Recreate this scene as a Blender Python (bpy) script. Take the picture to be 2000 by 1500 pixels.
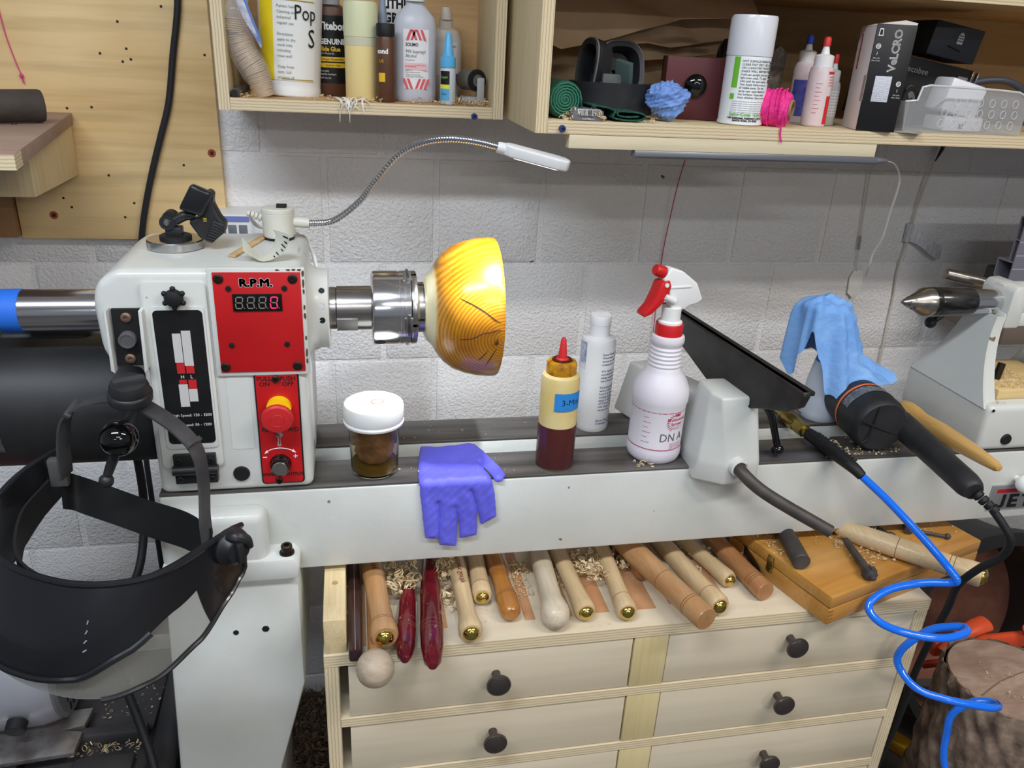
import bpy, bmesh, math, random
from mathutils import Vector as V, Matrix
for o in list(bpy.data.objects): bpy.data.objects.remove(o, do_unlink=True)
SC = bpy.context.scene; COL = SC.collection
R = math.radians; PI = math.pi
random.seed(7)
# ---------------------------------------------------------------- camera
# world: X along the lathe bed, Y towards the wall, Z up; bed top is Z = 0, spindle axis Y = 0, Z = .21
YAW, PITCH, ROLL, FPX = .2129, .4039, -.0542, 1545.5
fw = V((math.sin(YAW)*math.cos(PITCH), math.cos(YAW)*math.cos(PITCH), -math.sin(PITCH)))
rt = V((math.cos(YAW), -math.sin(YAW), 0)); dn = fw.cross(rt)
r2 = rt*math.cos(ROLL) + dn*math.sin(ROLL); d2 = dn*math.cos(ROLL) - rt*math.sin(ROLL)
cd = bpy.data.cameras.new('camera'); cam = bpy.data.objects.new('camera', cd); COL.objects.link(cam)
cam.matrix_world = Matrix(((r2.x, -d2.x, -fw.x, -.0071), (r2.y, -d2.y, -fw.y, -1.001), (r2.z, -d2.z, -fw.z, .5335), (0, 0, 0, 1)))
cd.sensor_width = 36; cd.lens = FPX/2000*36; cd.clip_start = .01; cd.clip_end = 60
SC.camera = cam
# ---------------------------------------------------------------- world, lights, exposure
wd = bpy.data.worlds.new('world'); SC.world = wd; wd.use_nodes = True
wd.node_tree.nodes['Background'].inputs[0].default_value = (.78, .85, .97, 1)
wd.node_tree.nodes['Background'].inputs[1].default_value = .40
SC.view_settings.view_transform = 'Standard'; SC.view_settings.look = 'None'
SC.view_settings.gamma = 1; SC.view_settings.use_curve_mapping = False
SC.view_settings.exposure = -.8
FIXTURES = [  # ceiling tube fixtures: x, y, watts, colour
    (1.20, -1.15, 44, (1, .95, .90)),
    (-.60, -1.05, 56, (.80, .89, 1)),
    (.30, -2.50, 34, (.92, .95, 1)),
    (-.9, -4.40, 44, (.82, .90, 1)),
    (1.7, -4.20, 100, (.98, .96, .93)),
]
CEIL = 1.62
for x, y, w, c in FIXTURES:
    ld = bpy.data.lights.new('ceiling_tube_light', 'AREA'); ld.shape = 'RECTANGLE'; ld.size = 1.15; ld.size_y = .14
    ld.energy = w; ld.color = c
    lo = bpy.data.objects.new('ceiling_tube_light', ld); COL.objects.link(lo); lo.location = (x, y, CEIL-.085)
# ---------------------------------------------------------------- materials
def lin(c):
    return tuple((v/12.92 if v <= .04045 else ((v+.055)/1.055)**2.4) for v in (k/255 for k in c)) + (1,)
MATS = {}
def mk(name, col, rough=.5, metal=0, var=None, bump=None, spec=.5, trans=0, alpha=1, emit=None, ior=1.45, coat=0, pos=False, sss=0, spots=None):
    """var=(scale, colour2, stretch) cloud of a second colour; bump=(scale, strength); spots=(scale, threshold, colour)"""
    if name in MATS: return MATS[name]
    m = bpy.data.materials.new(name); m.use_nodes = True; nt = m.node_tree; N = nt.nodes; L = nt.links
    b = N['Principled BSDF']; I = b.inputs
    I['Base Color'].default_value = lin(col); I['Roughness'].default_value = rough; I['Metallic'].default_value = metal
    I['Specular IOR Level'].default_value = spec; I['Transmission Weight'].default_value = trans; I['Alpha'].default_value = alpha
    I['IOR'].default_value = ior; I['Coat Weight'].default_value = coat
    if emit: I['Emission Color'].default_value = lin(emit[0]); I['Emission Strength'].default_value = emit[1]
    if var or bump or spots:
        if pos: src = N.new('ShaderNodeNewGeometry').outputs['Position']
        else: src = N.new('ShaderNodeTexCoord').outputs['Object']
        def noise(scale, stretch=None, detail=4):
            s = src
            if stretch:
                mp = N.new('ShaderNodeMapping'); mp.inputs['Scale'].default_value = stretch; L.new(src, mp.inputs[0]); s = mp.outputs[0]
            n = N.new('ShaderNodeTexNoise'); n.inputs['Scale'].default_value = scale; n.inputs['Detail'].default_value = detail; L.new(s, n.inputs['Vector'])
            return n.outputs['Fac']
        cur = None
        if var:
            rp = N.new('ShaderNodeValToRGB'); rp.color_ramp.elements[0].position = .35; rp.color_ramp.elements[1].position = .65
            rp.color_ramp.elements[0].color = lin(col); rp.color_ramp.elements[1].color = lin(var[1])
            L.new(noise(var[0], var[2] if len(var) > 2 else None), rp.inputs[0]); cur = rp.outputs[0]
        if spots:
            rp = N.new('ShaderNodeValToRGB'); rp.color_ramp.elements[0].position = spots[1]; rp.color_ramp.elements[1].position = spots[1]+.02
            rp.color_ramp.elements[0].color = (0, 0, 0, 1); rp.color_ramp.elements[1].color = (1, 1, 1, 1)
            L.new(noise(spots[0], None, 2), rp.inputs[0])
            mx = N.new('ShaderNodeMix'); mx.data_type = 'RGBA'; mx.inputs[6].default_value = lin(col); mx.inputs[7].default_value = lin(spots[2])
            if cur: L.new(cur, mx.inputs[6])
            L.new(rp.outputs[0], mx.inputs[0]); cur = mx.outputs[2]
        if cur: L.new(cur, I['Base Color'])
        if bump:
            bp = N.new('ShaderNodeBump'); bp.inputs['Strength'].default_value = bump[1]; bp.inputs['Distance'].default_value = bump[3] if len(bump) > 3 else .003
            L.new(noise(bump[0], bump[2] if len(bump) > 2 and bump[2] else None), bp.inputs['Height']); L.new(bp.outputs[0], I['Normal'])
    MATS[name] = m; return m
def wood(name, c1, c2, axis='X', scale=6, rough=.5, stretch=14, coat=0, dark=None, pos=False, fine=.45):
    """long grain along axis; two tones plus fine streaks"""
    if name in MATS: return MATS[name]
    m = bpy.data.materials.new(name); m.use_nodes = True; nt = m.node_tree; N = nt.nodes; L = nt.links
    b = N['Principled BSDF']; b.inputs['Roughness'].default_value = rough; b.inputs['Coat Weight'].default_value = coat
    src = N.new('ShaderNodeNewGeometry').outputs['Position'] if pos else N.new('ShaderNodeTexCoord').outputs['Object']
    def nz(sc, st, det=5, dist=.6):
        mp = N.new('ShaderNodeMapping'); s = [1, 1, 1]
        s['XYZ'.index(axis)] = 1/st; mp.inputs['Scale'].default_value = s; L.new(src, mp.inputs[0])
        n = N.new('ShaderNodeTexNoise'); n.inputs['Scale'].default_value = sc; n.inputs['Detail'].default_value = det; n.inputs['Distortion'].default_value = dist
        L.new(mp.outputs[0], n.inputs['Vector']); return n.outputs['Fac']
    r1 = N.new('ShaderNodeValToRGB'); e = r1.color_ramp.elements; e[0].position = .36; e[1].position = .64; e[0].color = lin(c1); e[1].color = lin(c2)
    L.new(nz(scale*4, stretch*.6, 4, 1.2), r1.inputs[0])
    r2_ = N.new('ShaderNodeValToRGB'); e = r2_.color_ramp.elements; e[0].position = .3; e[1].position = .55; e[0].color = (.72, .70, .66, 1); e[1].color = (1, 1, 1, 1)
    f = nz(scale*45, stretch*2.2, 3, .2); L.new(f, r2_.inputs[0])
    mx = N.new('ShaderNodeMix'); mx.data_type = 'RGBA'; mx.blend_type = 'MULTIPLY'; mx.inputs[0].default_value = fine
    L.new(r1.outputs[0], mx.inputs[6]); L.new(r2_.outputs[0], mx.inputs[7]); L.new(mx.outputs[2], b.inputs['Base Color'])
    bp = N.new('ShaderNodeBump'); bp.inputs['Strength'].default_value = .12; bp.inputs['Distance'].default_value = .001
    L.new(f, bp.inputs['Height']); L.new(bp.outputs[0], b.inputs['Normal'])
    MATS[name] = m; return m
# ---------------------------------------------------------------- mesh builder
def frame(d):
    d = V(d).normalized(); a = V((0, 0, 1)) if abs(d.z) < .9 else V((0, 1, 0))
    x = a.cross(d).normalized(); y = d.cross(x); return x, y, d
def crom(pts, k=6):
    P = [V(p) for p in pts]; out = []
    for i in range(len(P)-1):
        p0 = P[i-1] if i else P[0]*2-P[1]; p1 = P[i]; p2 = P[i+1]; p3 = P[i+2] if i+2 < len(P) else P[-1]*2-P[-2]
        for j in range(k):
            t = j/k; out.append(.5*((2*p1)+(p2-p0)*t+(2*p0-5*p1+4*p2-p3)*t*t+(3*p1-p0-3*p2+p3)*t**3))
    out.append(P[-1]); return out
def TR(x=0, y=0, z=0, rx=0, ry=0, rz=0):
    return Matrix.Translation((x, y, z)) @ Matrix.Rotation(R(rz), 4, 'Z') @ Matrix.Rotation(R(ry), 4, 'Y') @ Matrix.Rotation(R(rx), 4, 'X')
class B:
    def __init__(s): s.bm = bmesh.new()
    def add(s, vs, fs, M=None, uvw=None):
        bv = [s.bm.verts.new((M @ V(v)) if M else v) for v in vs]
        for f in fs:
            try: s.bm.faces.new([bv[i] for i in f])
            except ValueError: pass
        return s
    def box(s, c, d, M=None, bev=0, seg=2):
        x, y, z = (k/2 for k in d); t = bmesh.new()
        vs = [t.verts.new((c[0]+a*x, c[1]+b*y, c[2]+e*z)) for a in (-1, 1) for b in (-1, 1) for e in (-1, 1)]
        for f in ((0, 1, 3, 2), (4, 6, 7, 5), (0, 4, 5, 1), (2, 3, 7, 6), (0, 2, 6, 4), (1, 5, 7, 3)): t.faces.new([vs[i] for i in f])
        if bev: bmesh.ops.bevel(t, geom=list(t.edges), offset=bev, segments=seg, profile=.5, affect='EDGES')
        return s._merge(t, M)
    def _merge(s, t, M=None):
        if M: bmesh.ops.transform(t, matrix=M, verts=list(t.verts))
        mp = {v: s.bm.verts.new(v.co) for v in t.verts}
        for f in t.faces:
            try: s.bm.faces.new([mp[v] for v in f.verts])
            except ValueError: pass
        t.free(); return s
    def rng(s, a, b, bev=0, M=None, seg=2):   # box from corner to corner
        return s.box([(i+j)/2 for i, j in zip(a, b)], [abs(j-i) for i, j in zip(a, b)], M, bev, seg)
    def lathe(s, prof, p=(0, 0, 0), d=(0, 0, 1), n=28, M=None, sx=1, sy=1, ang=None):
        """prof: (radius, height along d)"""
        X, Y, D = frame(d); p = V(p); rings = []; full = ang is None
        for r, h in prof:
            if r < 1e-6: rings.append([p+D*h]); continue
            a0, a1 = (0, 2*PI) if full else ang
            k = n if full else n+1
            rings.append([p+D*h+X*(r*sx*math.cos(a0+(a1-a0)*i/n))+Y*(r*sy*math.sin(a0+(a1-a0)*i/n)) for i in range(k)])
        vs = []; idx = []
        for rg in rings: idx.append(range(len(vs), len(vs)+len(rg))); vs += rg
        fs = []
        for a, b in zip(idx, idx[1:]):
            la, lb = len(a), len(b); m = n if full else n
            for i in range(m):
                j = (i+1) % n if full else i+1
                if la == 1 and lb == 1: continue
                if la == 1: fs.append((a[0], b[j], b[i]))
                elif lb == 1: fs.append((a[i], a[j], b[0]))
                else: fs.append((a[i], a[j], b[j], b[i]))
        return s.add(vs, fs, M)
    def cyl(s, a, b, r, r1=None, n=24, M=None):
        a, b = V(a), V(b); h = (b-a).length; r1 = r if r1 is None else r1
        return s.lathe([(0, 0), (r, 0), (r1, h), (0, h)], a, b-a, n, M)
    def tube(s, pts, r, n=10, k=6, M=None, flat=1, up=None):
        P = crom(pts, k) if k > 1 else [V(p) for p in pts]; m = len(P); rad = []
        if isinstance(r, (int, float)): rad = [r]*m
        else:
            q = len(r)-1
            for i in range(m):
                t = i/(m-1)*q; j = min(int(t), q-1); rad.append(r[j]+(r[j+1]-r[j])*(t-j))
        T = [(P[min(i+1, m-1)]-P[max(i-1, 0)]).normalized() for i in range(m)]
        x = V(up).cross(T[0]).normalized() if up else frame(T[0])[0]; vs = []; fs = []
        for i in range(m):
            x = (x-T[i]*x.dot(T[i])).normalized(); y = T[i].cross(x)
            for j in range(n):
                a = 2*PI*j/n; vs.append(P[i]+x*(rad[i]*math.cos(a))+y*(rad[i]*flat*math.sin(a)))
        for i in range(m-1):
            for j in range(n): fs.append((i*n+j, i*n+(j+1) % n, (i+1)*n+(j+1) % n, (i+1)*n+j))
        fs.append(tuple(range(n))[::-1]); fs.append(tuple((m-1)*n+j for j in range(n)))
        return s.add(vs, fs, M)
    def prism(s, poly, y0, y1, M=None, bev=0, seg=2, plane='XZ'):
        """polygon in the given plane, extruded along the third axis"""
        t = bmesh.new(); n = len(poly)
        def at(p, q):
            return {'XZ': (p[0], q, p[1]), 'XY': (p[0], p[1], q), 'YZ': (q, p[0], p[1])}[plane]
        a = [t.verts.new(at(p, y0)) for p in poly]; b = [t.verts.new(at(p, y1)) for p in poly]
        t.faces.new(a); t.faces.new(b[::-1])
        for i in range(n): t.faces.new((a[i], b[i], b[(i+1) % n], a[(i+1) % n]))
        bmesh.ops.recalc_face_normals(t, faces=list(t.faces))
        if bev: bmesh.ops.bevel(t, geom=list(t.edges), offset=bev, segments=seg, profile=.5, affect='EDGES', clamp_overlap=True)
        return s._merge(t, M)
    def sph(s, c, r, n=20, M=None, sc=(1, 1, 1)):
        c = V(c); vs = [c+V((0, 0, r*sc[2]))]; fs = []; h = n//2
        for i in range(1, h):
            a = PI*i/h
            for j in range(n):
                b = 2*PI*j/n; vs.append(c+V((r*sc[0]*math.sin(a)*math.cos(b), r*sc[1]*math.sin(a)*math.sin(b), r*sc[2]*math.cos(a))))
        vs.append(c-V((0, 0, r*sc[2]))); e = len(vs)-1
        for j in range(n):
            fs.append((0, 1+j, 1+(j+1) % n)); fs.append((e, 1+(h-2)*n+(j+1) % n, 1+(h-2)*n+j))
            for i in range(h-2): fs.append((1+i*n+j, 1+(i+1)*n+j, 1+(i+1)*n+(j+1) % n, 1+i*n+(j+1) % n))
        return s.add(vs, fs, M)
    def grid(s, fn, nu, nv, M=None, closed=False):
        vs = [fn(i/nu, j/nv) for i in range(nu+1) for j in range(nv+1)]; fs = []
        for i in range(nu):
            for j in range(nv): fs.append((i*(nv+1)+j, (i+1)*(nv+1)+j, (i+1)*(nv+1)+j+1, i*(nv+1)+j+1))
        return s.add(vs, fs, M)
    def solid(s, th):
        bmesh.ops.remove_doubles(s.bm, verts=list(s.bm.verts), dist=1e-5)
        bmesh.ops.recalc_face_normals(s.bm, faces=list(s.bm.faces))
        bmesh.ops.solidify(s.bm, geom=list(s.bm.faces), thickness=th); return s
    def subd(s, n=1):
        bmesh.ops.subdivide_edges(s.bm, edges=list(s.bm.edges), cuts=n, use_grid_fill=True, smooth=1.0); return s
    def out(s, name, mat, parent=None, smooth=35, loc=None, label=None, recalc=True):
        if recalc: bmesh.ops.recalc_face_normals(s.bm, faces=list(s.bm.faces))
        me = bpy.data.meshes.new(name); s.bm.to_mesh(me); s.bm.free()
        if smooth:
            me.polygons.foreach_set('use_smooth', [True]*len(me.polygons)); me.set_sharp_from_angle(angle=R(smooth))
        if mat: me.materials.append(mat)
        return link(name, me, parent, loc, label)
def link(name, me, parent=None, loc=None, label=None):
    o = bpy.data.objects.new(name, me); COL.objects.link(o)
    if parent:
        o.parent = parent
        if parent.get('_w'): o.matrix_parent_inverse = Matrix.Translation(-V(parent['_w']))
    if loc: o.location = loc
    if label: o['label'] = label
    return o
def tag(o, label, cat, group=None, kind=None):
    o['label'] = label; o['category'] = cat
    if group: o['group'] = group
    if kind: o['kind'] = kind
    return o
def thing(name, label, cat, loc=(0, 0, 0), rot=(0, 0, 0), group=None, world=False):
    """Empty at the base of a thing. world=True: its parts are given in world coordinates"""
    o = bpy.data.objects.new(name, None); COL.objects.link(o); o.location = loc; o.rotation_euler = [R(a) for a in rot]
    o.empty_display_size = .02
    if world: o['_w'] = tuple(loc)
    return tag(o, label, cat, group)
def text_bm(s, size, bold=0, align='CENTER', depth=0, sx=1):
    cu = bpy.data.curves.new('lettering', 'FONT'); cu.body = s; cu.size = size; cu.align_x = align; cu.align_y = 'CENTER'; cu.offset = bold; cu.extrude = depth
    cu.resolution_u = 2; cu.space_line = .95
    o = bpy.data.objects.new('lettering', cu); COL.objects.link(o)
    me = bpy.data.meshes.new_from_object(o.evaluated_get(bpy.context.evaluated_depsgraph_get()))
    b = bmesh.new(); b.from_mesh(me); bpy.data.objects.remove(o); bpy.data.meshes.remove(me); bpy.data.curves.remove(cu)
    for v in b.verts: v.co.x *= sx
    return b
def fatten(b, f):
    """thicken flat lettering by stacking shifted copies"""
    g = list(b.verts)+list(b.edges)+list(b.faces)
    for i in range(8):
        d = bmesh.ops.duplicate(b, geom=g); a = 2*PI*i/8
        for v in d['geom']:
            if isinstance(v, bmesh.types.BMVert): v.co.x += f*math.cos(a); v.co.y += f*math.sin(a)
def text(s, size, mat, parent, M, name='lettering', bold=0, align='CENTER', sx=1, wrap=None, fat=0):
    """flat print facing -Y (local x right, y up -> world x, z). wrap=(radius, angle0): wound round an upright can whose axis is M's origin"""
    b = text_bm(s, size, bold, align, 0, sx)
    if fat: fatten(b, fat)
    if wrap:
        bmesh.ops.subdivide_edges(b, edges=[e for e in b.edges if e.calc_length() > wrap[0]*.25], cuts=2)
        for v in b.verts:
            a = R(wrap[1])+v.co.x/wrap[0]; v.co = V((wrap[0]*math.sin(a), -wrap[0]*math.cos(a), v.co.y))
    else:
        for v in b.verts: v.co = V((v.co.x, 0, v.co.y))
    q = B(); q.bm.free(); q.bm = b; bmesh.ops.transform(b, matrix=M, verts=list(b.verts))
    return q.out(name, mat, parent, smooth=0, recalc=False)
def patch(r, a0, a1, z0, z1, n=14):
    """a curved label on an upright can of radius r, from angle a0 to a1 (0 = towards the viewer, -Y)"""
    return B().grid(lambda u, v: (r*math.sin(R(a0+(a1-a0)*u)), -r*math.cos(R(a0+(a1-a0)*u)), z0+(z1-z0)*v), n, 1)
# shared materials
cast = mk('cream_cast_paint', (210, 211, 206), .34, var=(9, (203, 204, 197)), bump=(90, .10), spots=(34, .735, (120, 104, 84)), coat=.15, pos=True)
steel = mk('ground_steel', (190, 186, 182), .26, 1, var=(30, (150, 144, 138), (.2, 3, 3)))
waysteel = mk('worn_way_steel', (132, 128, 124), .34, .6, var=(14, (90, 85, 82), (.25, 3, 3)), pos=True)
chrome = mk('polished_chrome', (222, 220, 222), .17, 1)
blackp = mk('black_plastic', (28, 28, 30), .42, var=(25, (40, 40, 41)))
blackg = mk('glossy_black', (9, 9, 10), .06, coat=.5)
blackm = mk('matt_black', (20, 20, 21), .6)
screwm = mk('dark_screw', (62, 52, 46), .4, .8)
whitep = mk('white_plastic', (232, 232, 230), .35)
redp = mk('red_plastic', (200, 30, 34), .35)
ink = mk('black_ink', (18, 17, 17), .7)
white_ink = mk('white_ink', (238, 238, 236), .6)
brass = mk('polished_brass', (204, 178, 92), .16, 1)
# ================================================================ THE ROOM
wall_m = mk('painted_block', (242, 241, 242), .62, var=(2.2, (234, 230, 226)), bump=(190, .75, None, .005), spots=(27, .745, (112, 96, 78)), pos=True)
mort_m = wall_m
WY = .519
wall = B().rng((-2.2, WY+.0028, -.93), (3.0, WY+.12, 1.66)).out('wall_back', mort_m, smooth=0)
wall['kind'] = 'structure'; wall['label'] = 'painted grey white concrete block wall behind the lathe'
bw, bh = .2034, .2015
blk = B().box((0, 0, 0), (bw-.008, .02, bh-.006), bev=.0028).out('block', wall_m, wall)
bme = blk.data; first = True
for i in range(-9, 3):
    for j in range(-5, 8):
        z = .132+(i+.5)*bh+.0; x = .0515+(j+.5)*.2067+(.1033 if i % 2 == 0 else 0)
        if first: o = blk; first = False
        else: o = link('block', bme, wall)
        o.location = (x, WY+.01+random.uniform(-.0006, .0008), z-.0)
        if z < -.93+.1: o.location.z = z
floor_m = mk('shop_floor', (98, 96, 94), .7, var=(5, (72, 70, 68)), bump=(60, .2), pos=True)
f = B().rng((-3, -6.5, -1.03), (3.6, WY+.01, -.93)).out('floor', floor_m, smooth=0); f['kind'] = 'structure'; f['label'] = 'dark grey concrete shop floor'
ceil_m = mk('ceiling_paint', (228, 228, 226), .8)
f = B().rng((-3, -6.5, CEIL), (3.6, WY+.01, CEIL+.08)).out('ceiling', ceil_m, smooth=0); f['kind'] = 'structure'; f['label'] = 'pale shop ceiling'
hous = mk('fixture_enamel', (225, 225, 222), .5)
names = ['nearest the tailstock', 'nearest the headstock', 'above the middle of the floor', 'at the far left', 'at the far right']
for (x, y, w, c), nm in zip(FIXTURES, names):
    t = thing('ceiling_light', 'long white tube fixture on the ceiling, '+nm, 'ceiling light', (x, y, CEIL-.08), group='ceiling tube fixtures')
    B().prism([(-.09, .0), (.09, 0), (.05, .08), (-.05, .08)], -.6, .6, plane='YZ').out('housing', hous, t)
    for s in (-.6, .6): B().rng((s-.01, -.09, -.012), (s+.01, .09, .0)).out('end_cap', hous, t)
# plywood backing board on the wall
ply_m = wood('plywood_face', (222, 186, 128), (236, 206, 152), 'X', 1.5, .55, 9, pos=True, fine=.7)
plyedge = mk('plywood_edge', (222, 200, 158), .6, var=(40, (188, 158, 112), (.15, .15, 6)), pos=True)
t = thing('plywood_board', 'large yellowish plywood sheet fixed to the block wall left of the shelf', 'board', (-.5, .5, .18), world=True)
B().rng((-.567, .4995, .182), (-.2255, WY-.0005, .75), .001).out('sheet', ply_m, t)
nail = mk('rusty_hole', (52, 34, 22), .7)
for (x, z) in [(-.297,.563),(-.366,.537),(-.358,.497),(-.399,.488),(-.366,.477),(-.353,.481),(-.237,.493),(-.462,.401),(-.424,.404),(-.305,.402),(-.48,.2375),(-.289,.313),(-.413,.293),(-.378,.246),(-.396,.221),(-.359,.230),(-.491,.253)]:
    B().lathe([(0, .0006), (.0022, .0002), (.0026, -.001)], (x, .4995, z), (0, -1, 0), 8).out('nail_hole', nail, t)
ring_m = mk('red_marker', (170, 60, 40), .7)
for (x, z) in [(-.2405, .3345), (-.511, .2235), (-.563, .5385)]:
    B().lathe([(.0045, 0), (.0058, .0004), (.0070, 0)], (x, .4993, z), (0, -1, 0), 14).out('marked_screw', ring_m, t)
    B().lathe([(0, .0006), (.004, .0004), (.0045, -.001)], (x, .4993, z), (0, -1, 0), 10).out('screw_head', nail, t)
t = B().rng((-.75, .487, .187), (-.5685, WY-.0005, .335), .001).out('plywood_offcut', wood('brown_ply', (150, 112, 70), (168, 128, 84), 'Z', 2, .6, pos=True))
tag(t, 'narrow darker brown plywood piece at the left edge below the wall shelf', 'board')
# ================================================================ THE LATHE
LA = thing('wood_lathe', 'cream painted cast iron wood lathe with red control panels and long bed', 'lathe', (.3, 0, -.93), world=True)
# bed: two rails with steel ways, cross ribs
b = B()
for y0, y1 in ((-.092, -.0215), (.0215, .092)): b.rng((-.25, y0, -.1245), (2.05, y1, -.004), .003)
bed = b.out('bed', cast, LA)
for y0, y1 in ((-.0905, -.0215), (.0215, .0915)): B().rng((-.25, y0, -.004), (2.05, y1, .0), .0012).out('way', waysteel, bed)
for x in (.1, .33, .62, .95): B().rng((x, -.0215, -.12), (x+.03, .0215, -.03)).out('cross_rib', cast, bed)
# left foot of the bed, leg, bolt
b = B(); b.rng((-.25, -.124, -.113), (-.122, -.088, -.016), .014, seg=4)
b.prism([(-.25, -.1145), (-.086, -.1145), (-.084, -.094), (-.092, -.083), (-.13, -.083), (-.25, -.083)], -.128, -.08, bev=.004)
b.out('bed_foot', cast, LA)
b = B(); b.prism([(-.252, -.1155), (-.087, -.1155), (-.088, -.30), (-.13, -.46), (-.15, -.93), (-.278, -.93), (-.268, -.44)], -.118, .11, bev=.006)
lg = b.out('leg', cast, LA)
B().lathe([(0, .001), (.0045, .001), (.0048, 0)], (-.134, -.118, -.198), (0, -1, 0), 12).out('hole', blackm, lg)
B().lathe([(0, .001), (.0035, .001), (.0038, 0)], (-.172, -.118, -.2), (0, -1, 0), 12).out('hole', blackm, lg)
B().prism([(1.85, -.1245), (2.01, -.1245), (2.01, -.44), (2.03, -.93), (1.87, -.93), (1.87, -.46)], -.118, .11, bev=.006).out('leg', cast, LA)
b = B(); b.cyl((-.1, -.113, -.083), (-.1, -.113, -.081), .0095); b.lathe([(.0072, 0), (.0072, .0095), (.0064, .0105), (.0036, .0105), (.0036, .006), (0, .006)], (-.1, -.113, -.081), n=20)
b.out('bed_bolt', screwm, LA)
# JET badge
bd = B().rng((.968, -.0955, -.106), (1.09, -.092, -.062), .0012).out('name_badge', mk('badge_silver', (176, 176, 178), .3, .7), LA)
B().rng((.977, -.0958, -.0755), (1.08, -.0953, -.0685)).out('red_stripe', mk('badge_red', (168, 28, 36), .5), bd)
for pl in ([(.9905, -.0785), (.9965, -.0785), (.9965, -.0985), (.994, -.1025), (.982, -.1025), (.979, -.0995), (.979, -.0955), (.9845, -.0955), (.9850, -.0975), (.9905, -.0975)],
           [(1.003, -.0785), (1.0205, -.0785), (1.0205, -.0835), (1.0095, -.0835), (1.0095, -.0880), (1.019, -.0880), (1.019, -.0930), (1.0095, -.0930), (1.0095, -.0975), (1.0205, -.0975), (1.0205, -.1025), (1.003, -.1025)],
           [(1.026, -.0785), (1.0475, -.0785), (1.0475, -.0840), (1.040, -.0840), (1.040, -.1025), (1.0335, -.1025), (1.0335, -.0840), (1.026, -.0840)]):
    B().prism(pl, -.0960, -.0953).out('letter', ink, bd, smooth=0)
# headstock body
b = B()
b.prism([(-.247, .0), (-.063, .0), (-.062, .15), (-.063, .2865), (-.262, .2865), (-.2835, .272), (-.290, .25), (-.2875, .192), (-.279, .174), (-.2475, .168)], -.092, .098, bev=.011, seg=4)
hd = b.out('headstock', cast, LA)
B().lathe([(.0, -.005), (.078, -.005), (.062, .003), (.054, .010), (.051, .018), (.0505, .0285), (.0495, .0295), (0, .0295)], (-.066, 0, .211), (1, 0, 0), 40).out('bearing_boss', cast, hd)
for z, m in ((.245, blackm), (.228, chrome), (.211, blackm)):
    y = -math.sqrt(max(.0505**2-(z-.211)**2, 0)); d = V((0, y, z-.211)).normalized()
    B().lathe([(0, .0004), (.0036, .0004), (.0040, 0)], (-.0445, y*1.0, z), d, 14).out('index_hole', m, hd)
# raised frame and red speed panel
panel_red = mk('panel_red', (192, 24, 28), .42, var=(12, (178, 20, 24)))
wornedge = mk('worn_brown_paint', (92, 62, 46), .7)
B().rng((-.1665, -.0955, .158), (-.0595, -.088, .2895), .0022).out('panel_frame', cast, hd)
rp = B().rng((-.1605, -.0968, .1635), (-.0648, -.094, .2845), .0006).out('speed_panel', panel_red, hd)
for x, z in ((-.154, .2775), (-.0735, .277), (-.155, .171), (-.0735, .1705)):
    B().lathe([(.0055, 0), (.0055, .0012), (.0046, .0018), (.0022, .0018), (.0018, .0008), (0, .0008)], (x, -.0968, z), (0, -1, 0), 16).out('corner_screw', screwm, rp)
for x, z in ((-.144, .266), (-.083, .266), (-.146, .198), (-.084, .198)):
    B().lathe([(.0033, 0), (.0033, .0012), (.0012, .0014), (.001, .0006), (0, .0006)], (x, -.0968, z), (0, -1, 0), 12).out('screw', blackm, rp)
text('R.P.M.', .0125, white_ink, rp, TR(-.114, -.09695, .2722), 'lettering_outline', fat=.0011, sx=1.15)
text('R.P.M.', .0125, ink, rp, TR(-.114, -.09715, .2722), fat=.0005, sx=1.15)
disp = B().rng((-.1405, -.0985, .2395), (-.0865, -.0966, .2598), .0004).out('display', mk('display_black', (14, 12, 12), .25), rp)
segoff = mk('segment_off', (128, 122, 112), .6); segon = mk('segment_lit', (255, 40, 80), .5, emit=((255, 40, 90), 2.2))
def digit(x, on):
    w, h = .0036, .0066; z = .2496
    for nm, s in (('h', 1), ('h', 0), ('h', -1), ('l', 1), ('r', 1), ('l', -1), ('r', -1)):
        m = segon if on and not (nm == 'h' and s == 0) else segoff
        sk = .0006*s
        if nm == 'h': B().rng((x-w+.0008+sk, -.0988, z+h*s-.0006), (x+w-.0008+sk, -.0984, z+h*s+.0006)).out('segment', m, disp)
        else:
            sx = -1 if nm == 'l' else 1
            B().prism([(x+sx*w-.0006, z+.0008 if s > 0 else z-h+.0004), (x+sx*w+.0006, z+.0008 if s > 0 else z-h+.0004), (x+sx*w+.0006+sk, z+h-.0004 if s > 0 else z-.0008), (x+sx*w-.0006+sk, z+h-.0004 if s > 0 else z-.0008)], -.0988, -.0984).out('segment', m, disp)
    B().lathe([(0, .0003), (.0006, .0003), (.0006, 0)], (x+w+.0019, -.0985, z-h), (0, -1, 0), 8).out('point', segoff, disp)
for i in range(4): digit(-.1335+i*.0127, i == 3)
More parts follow.
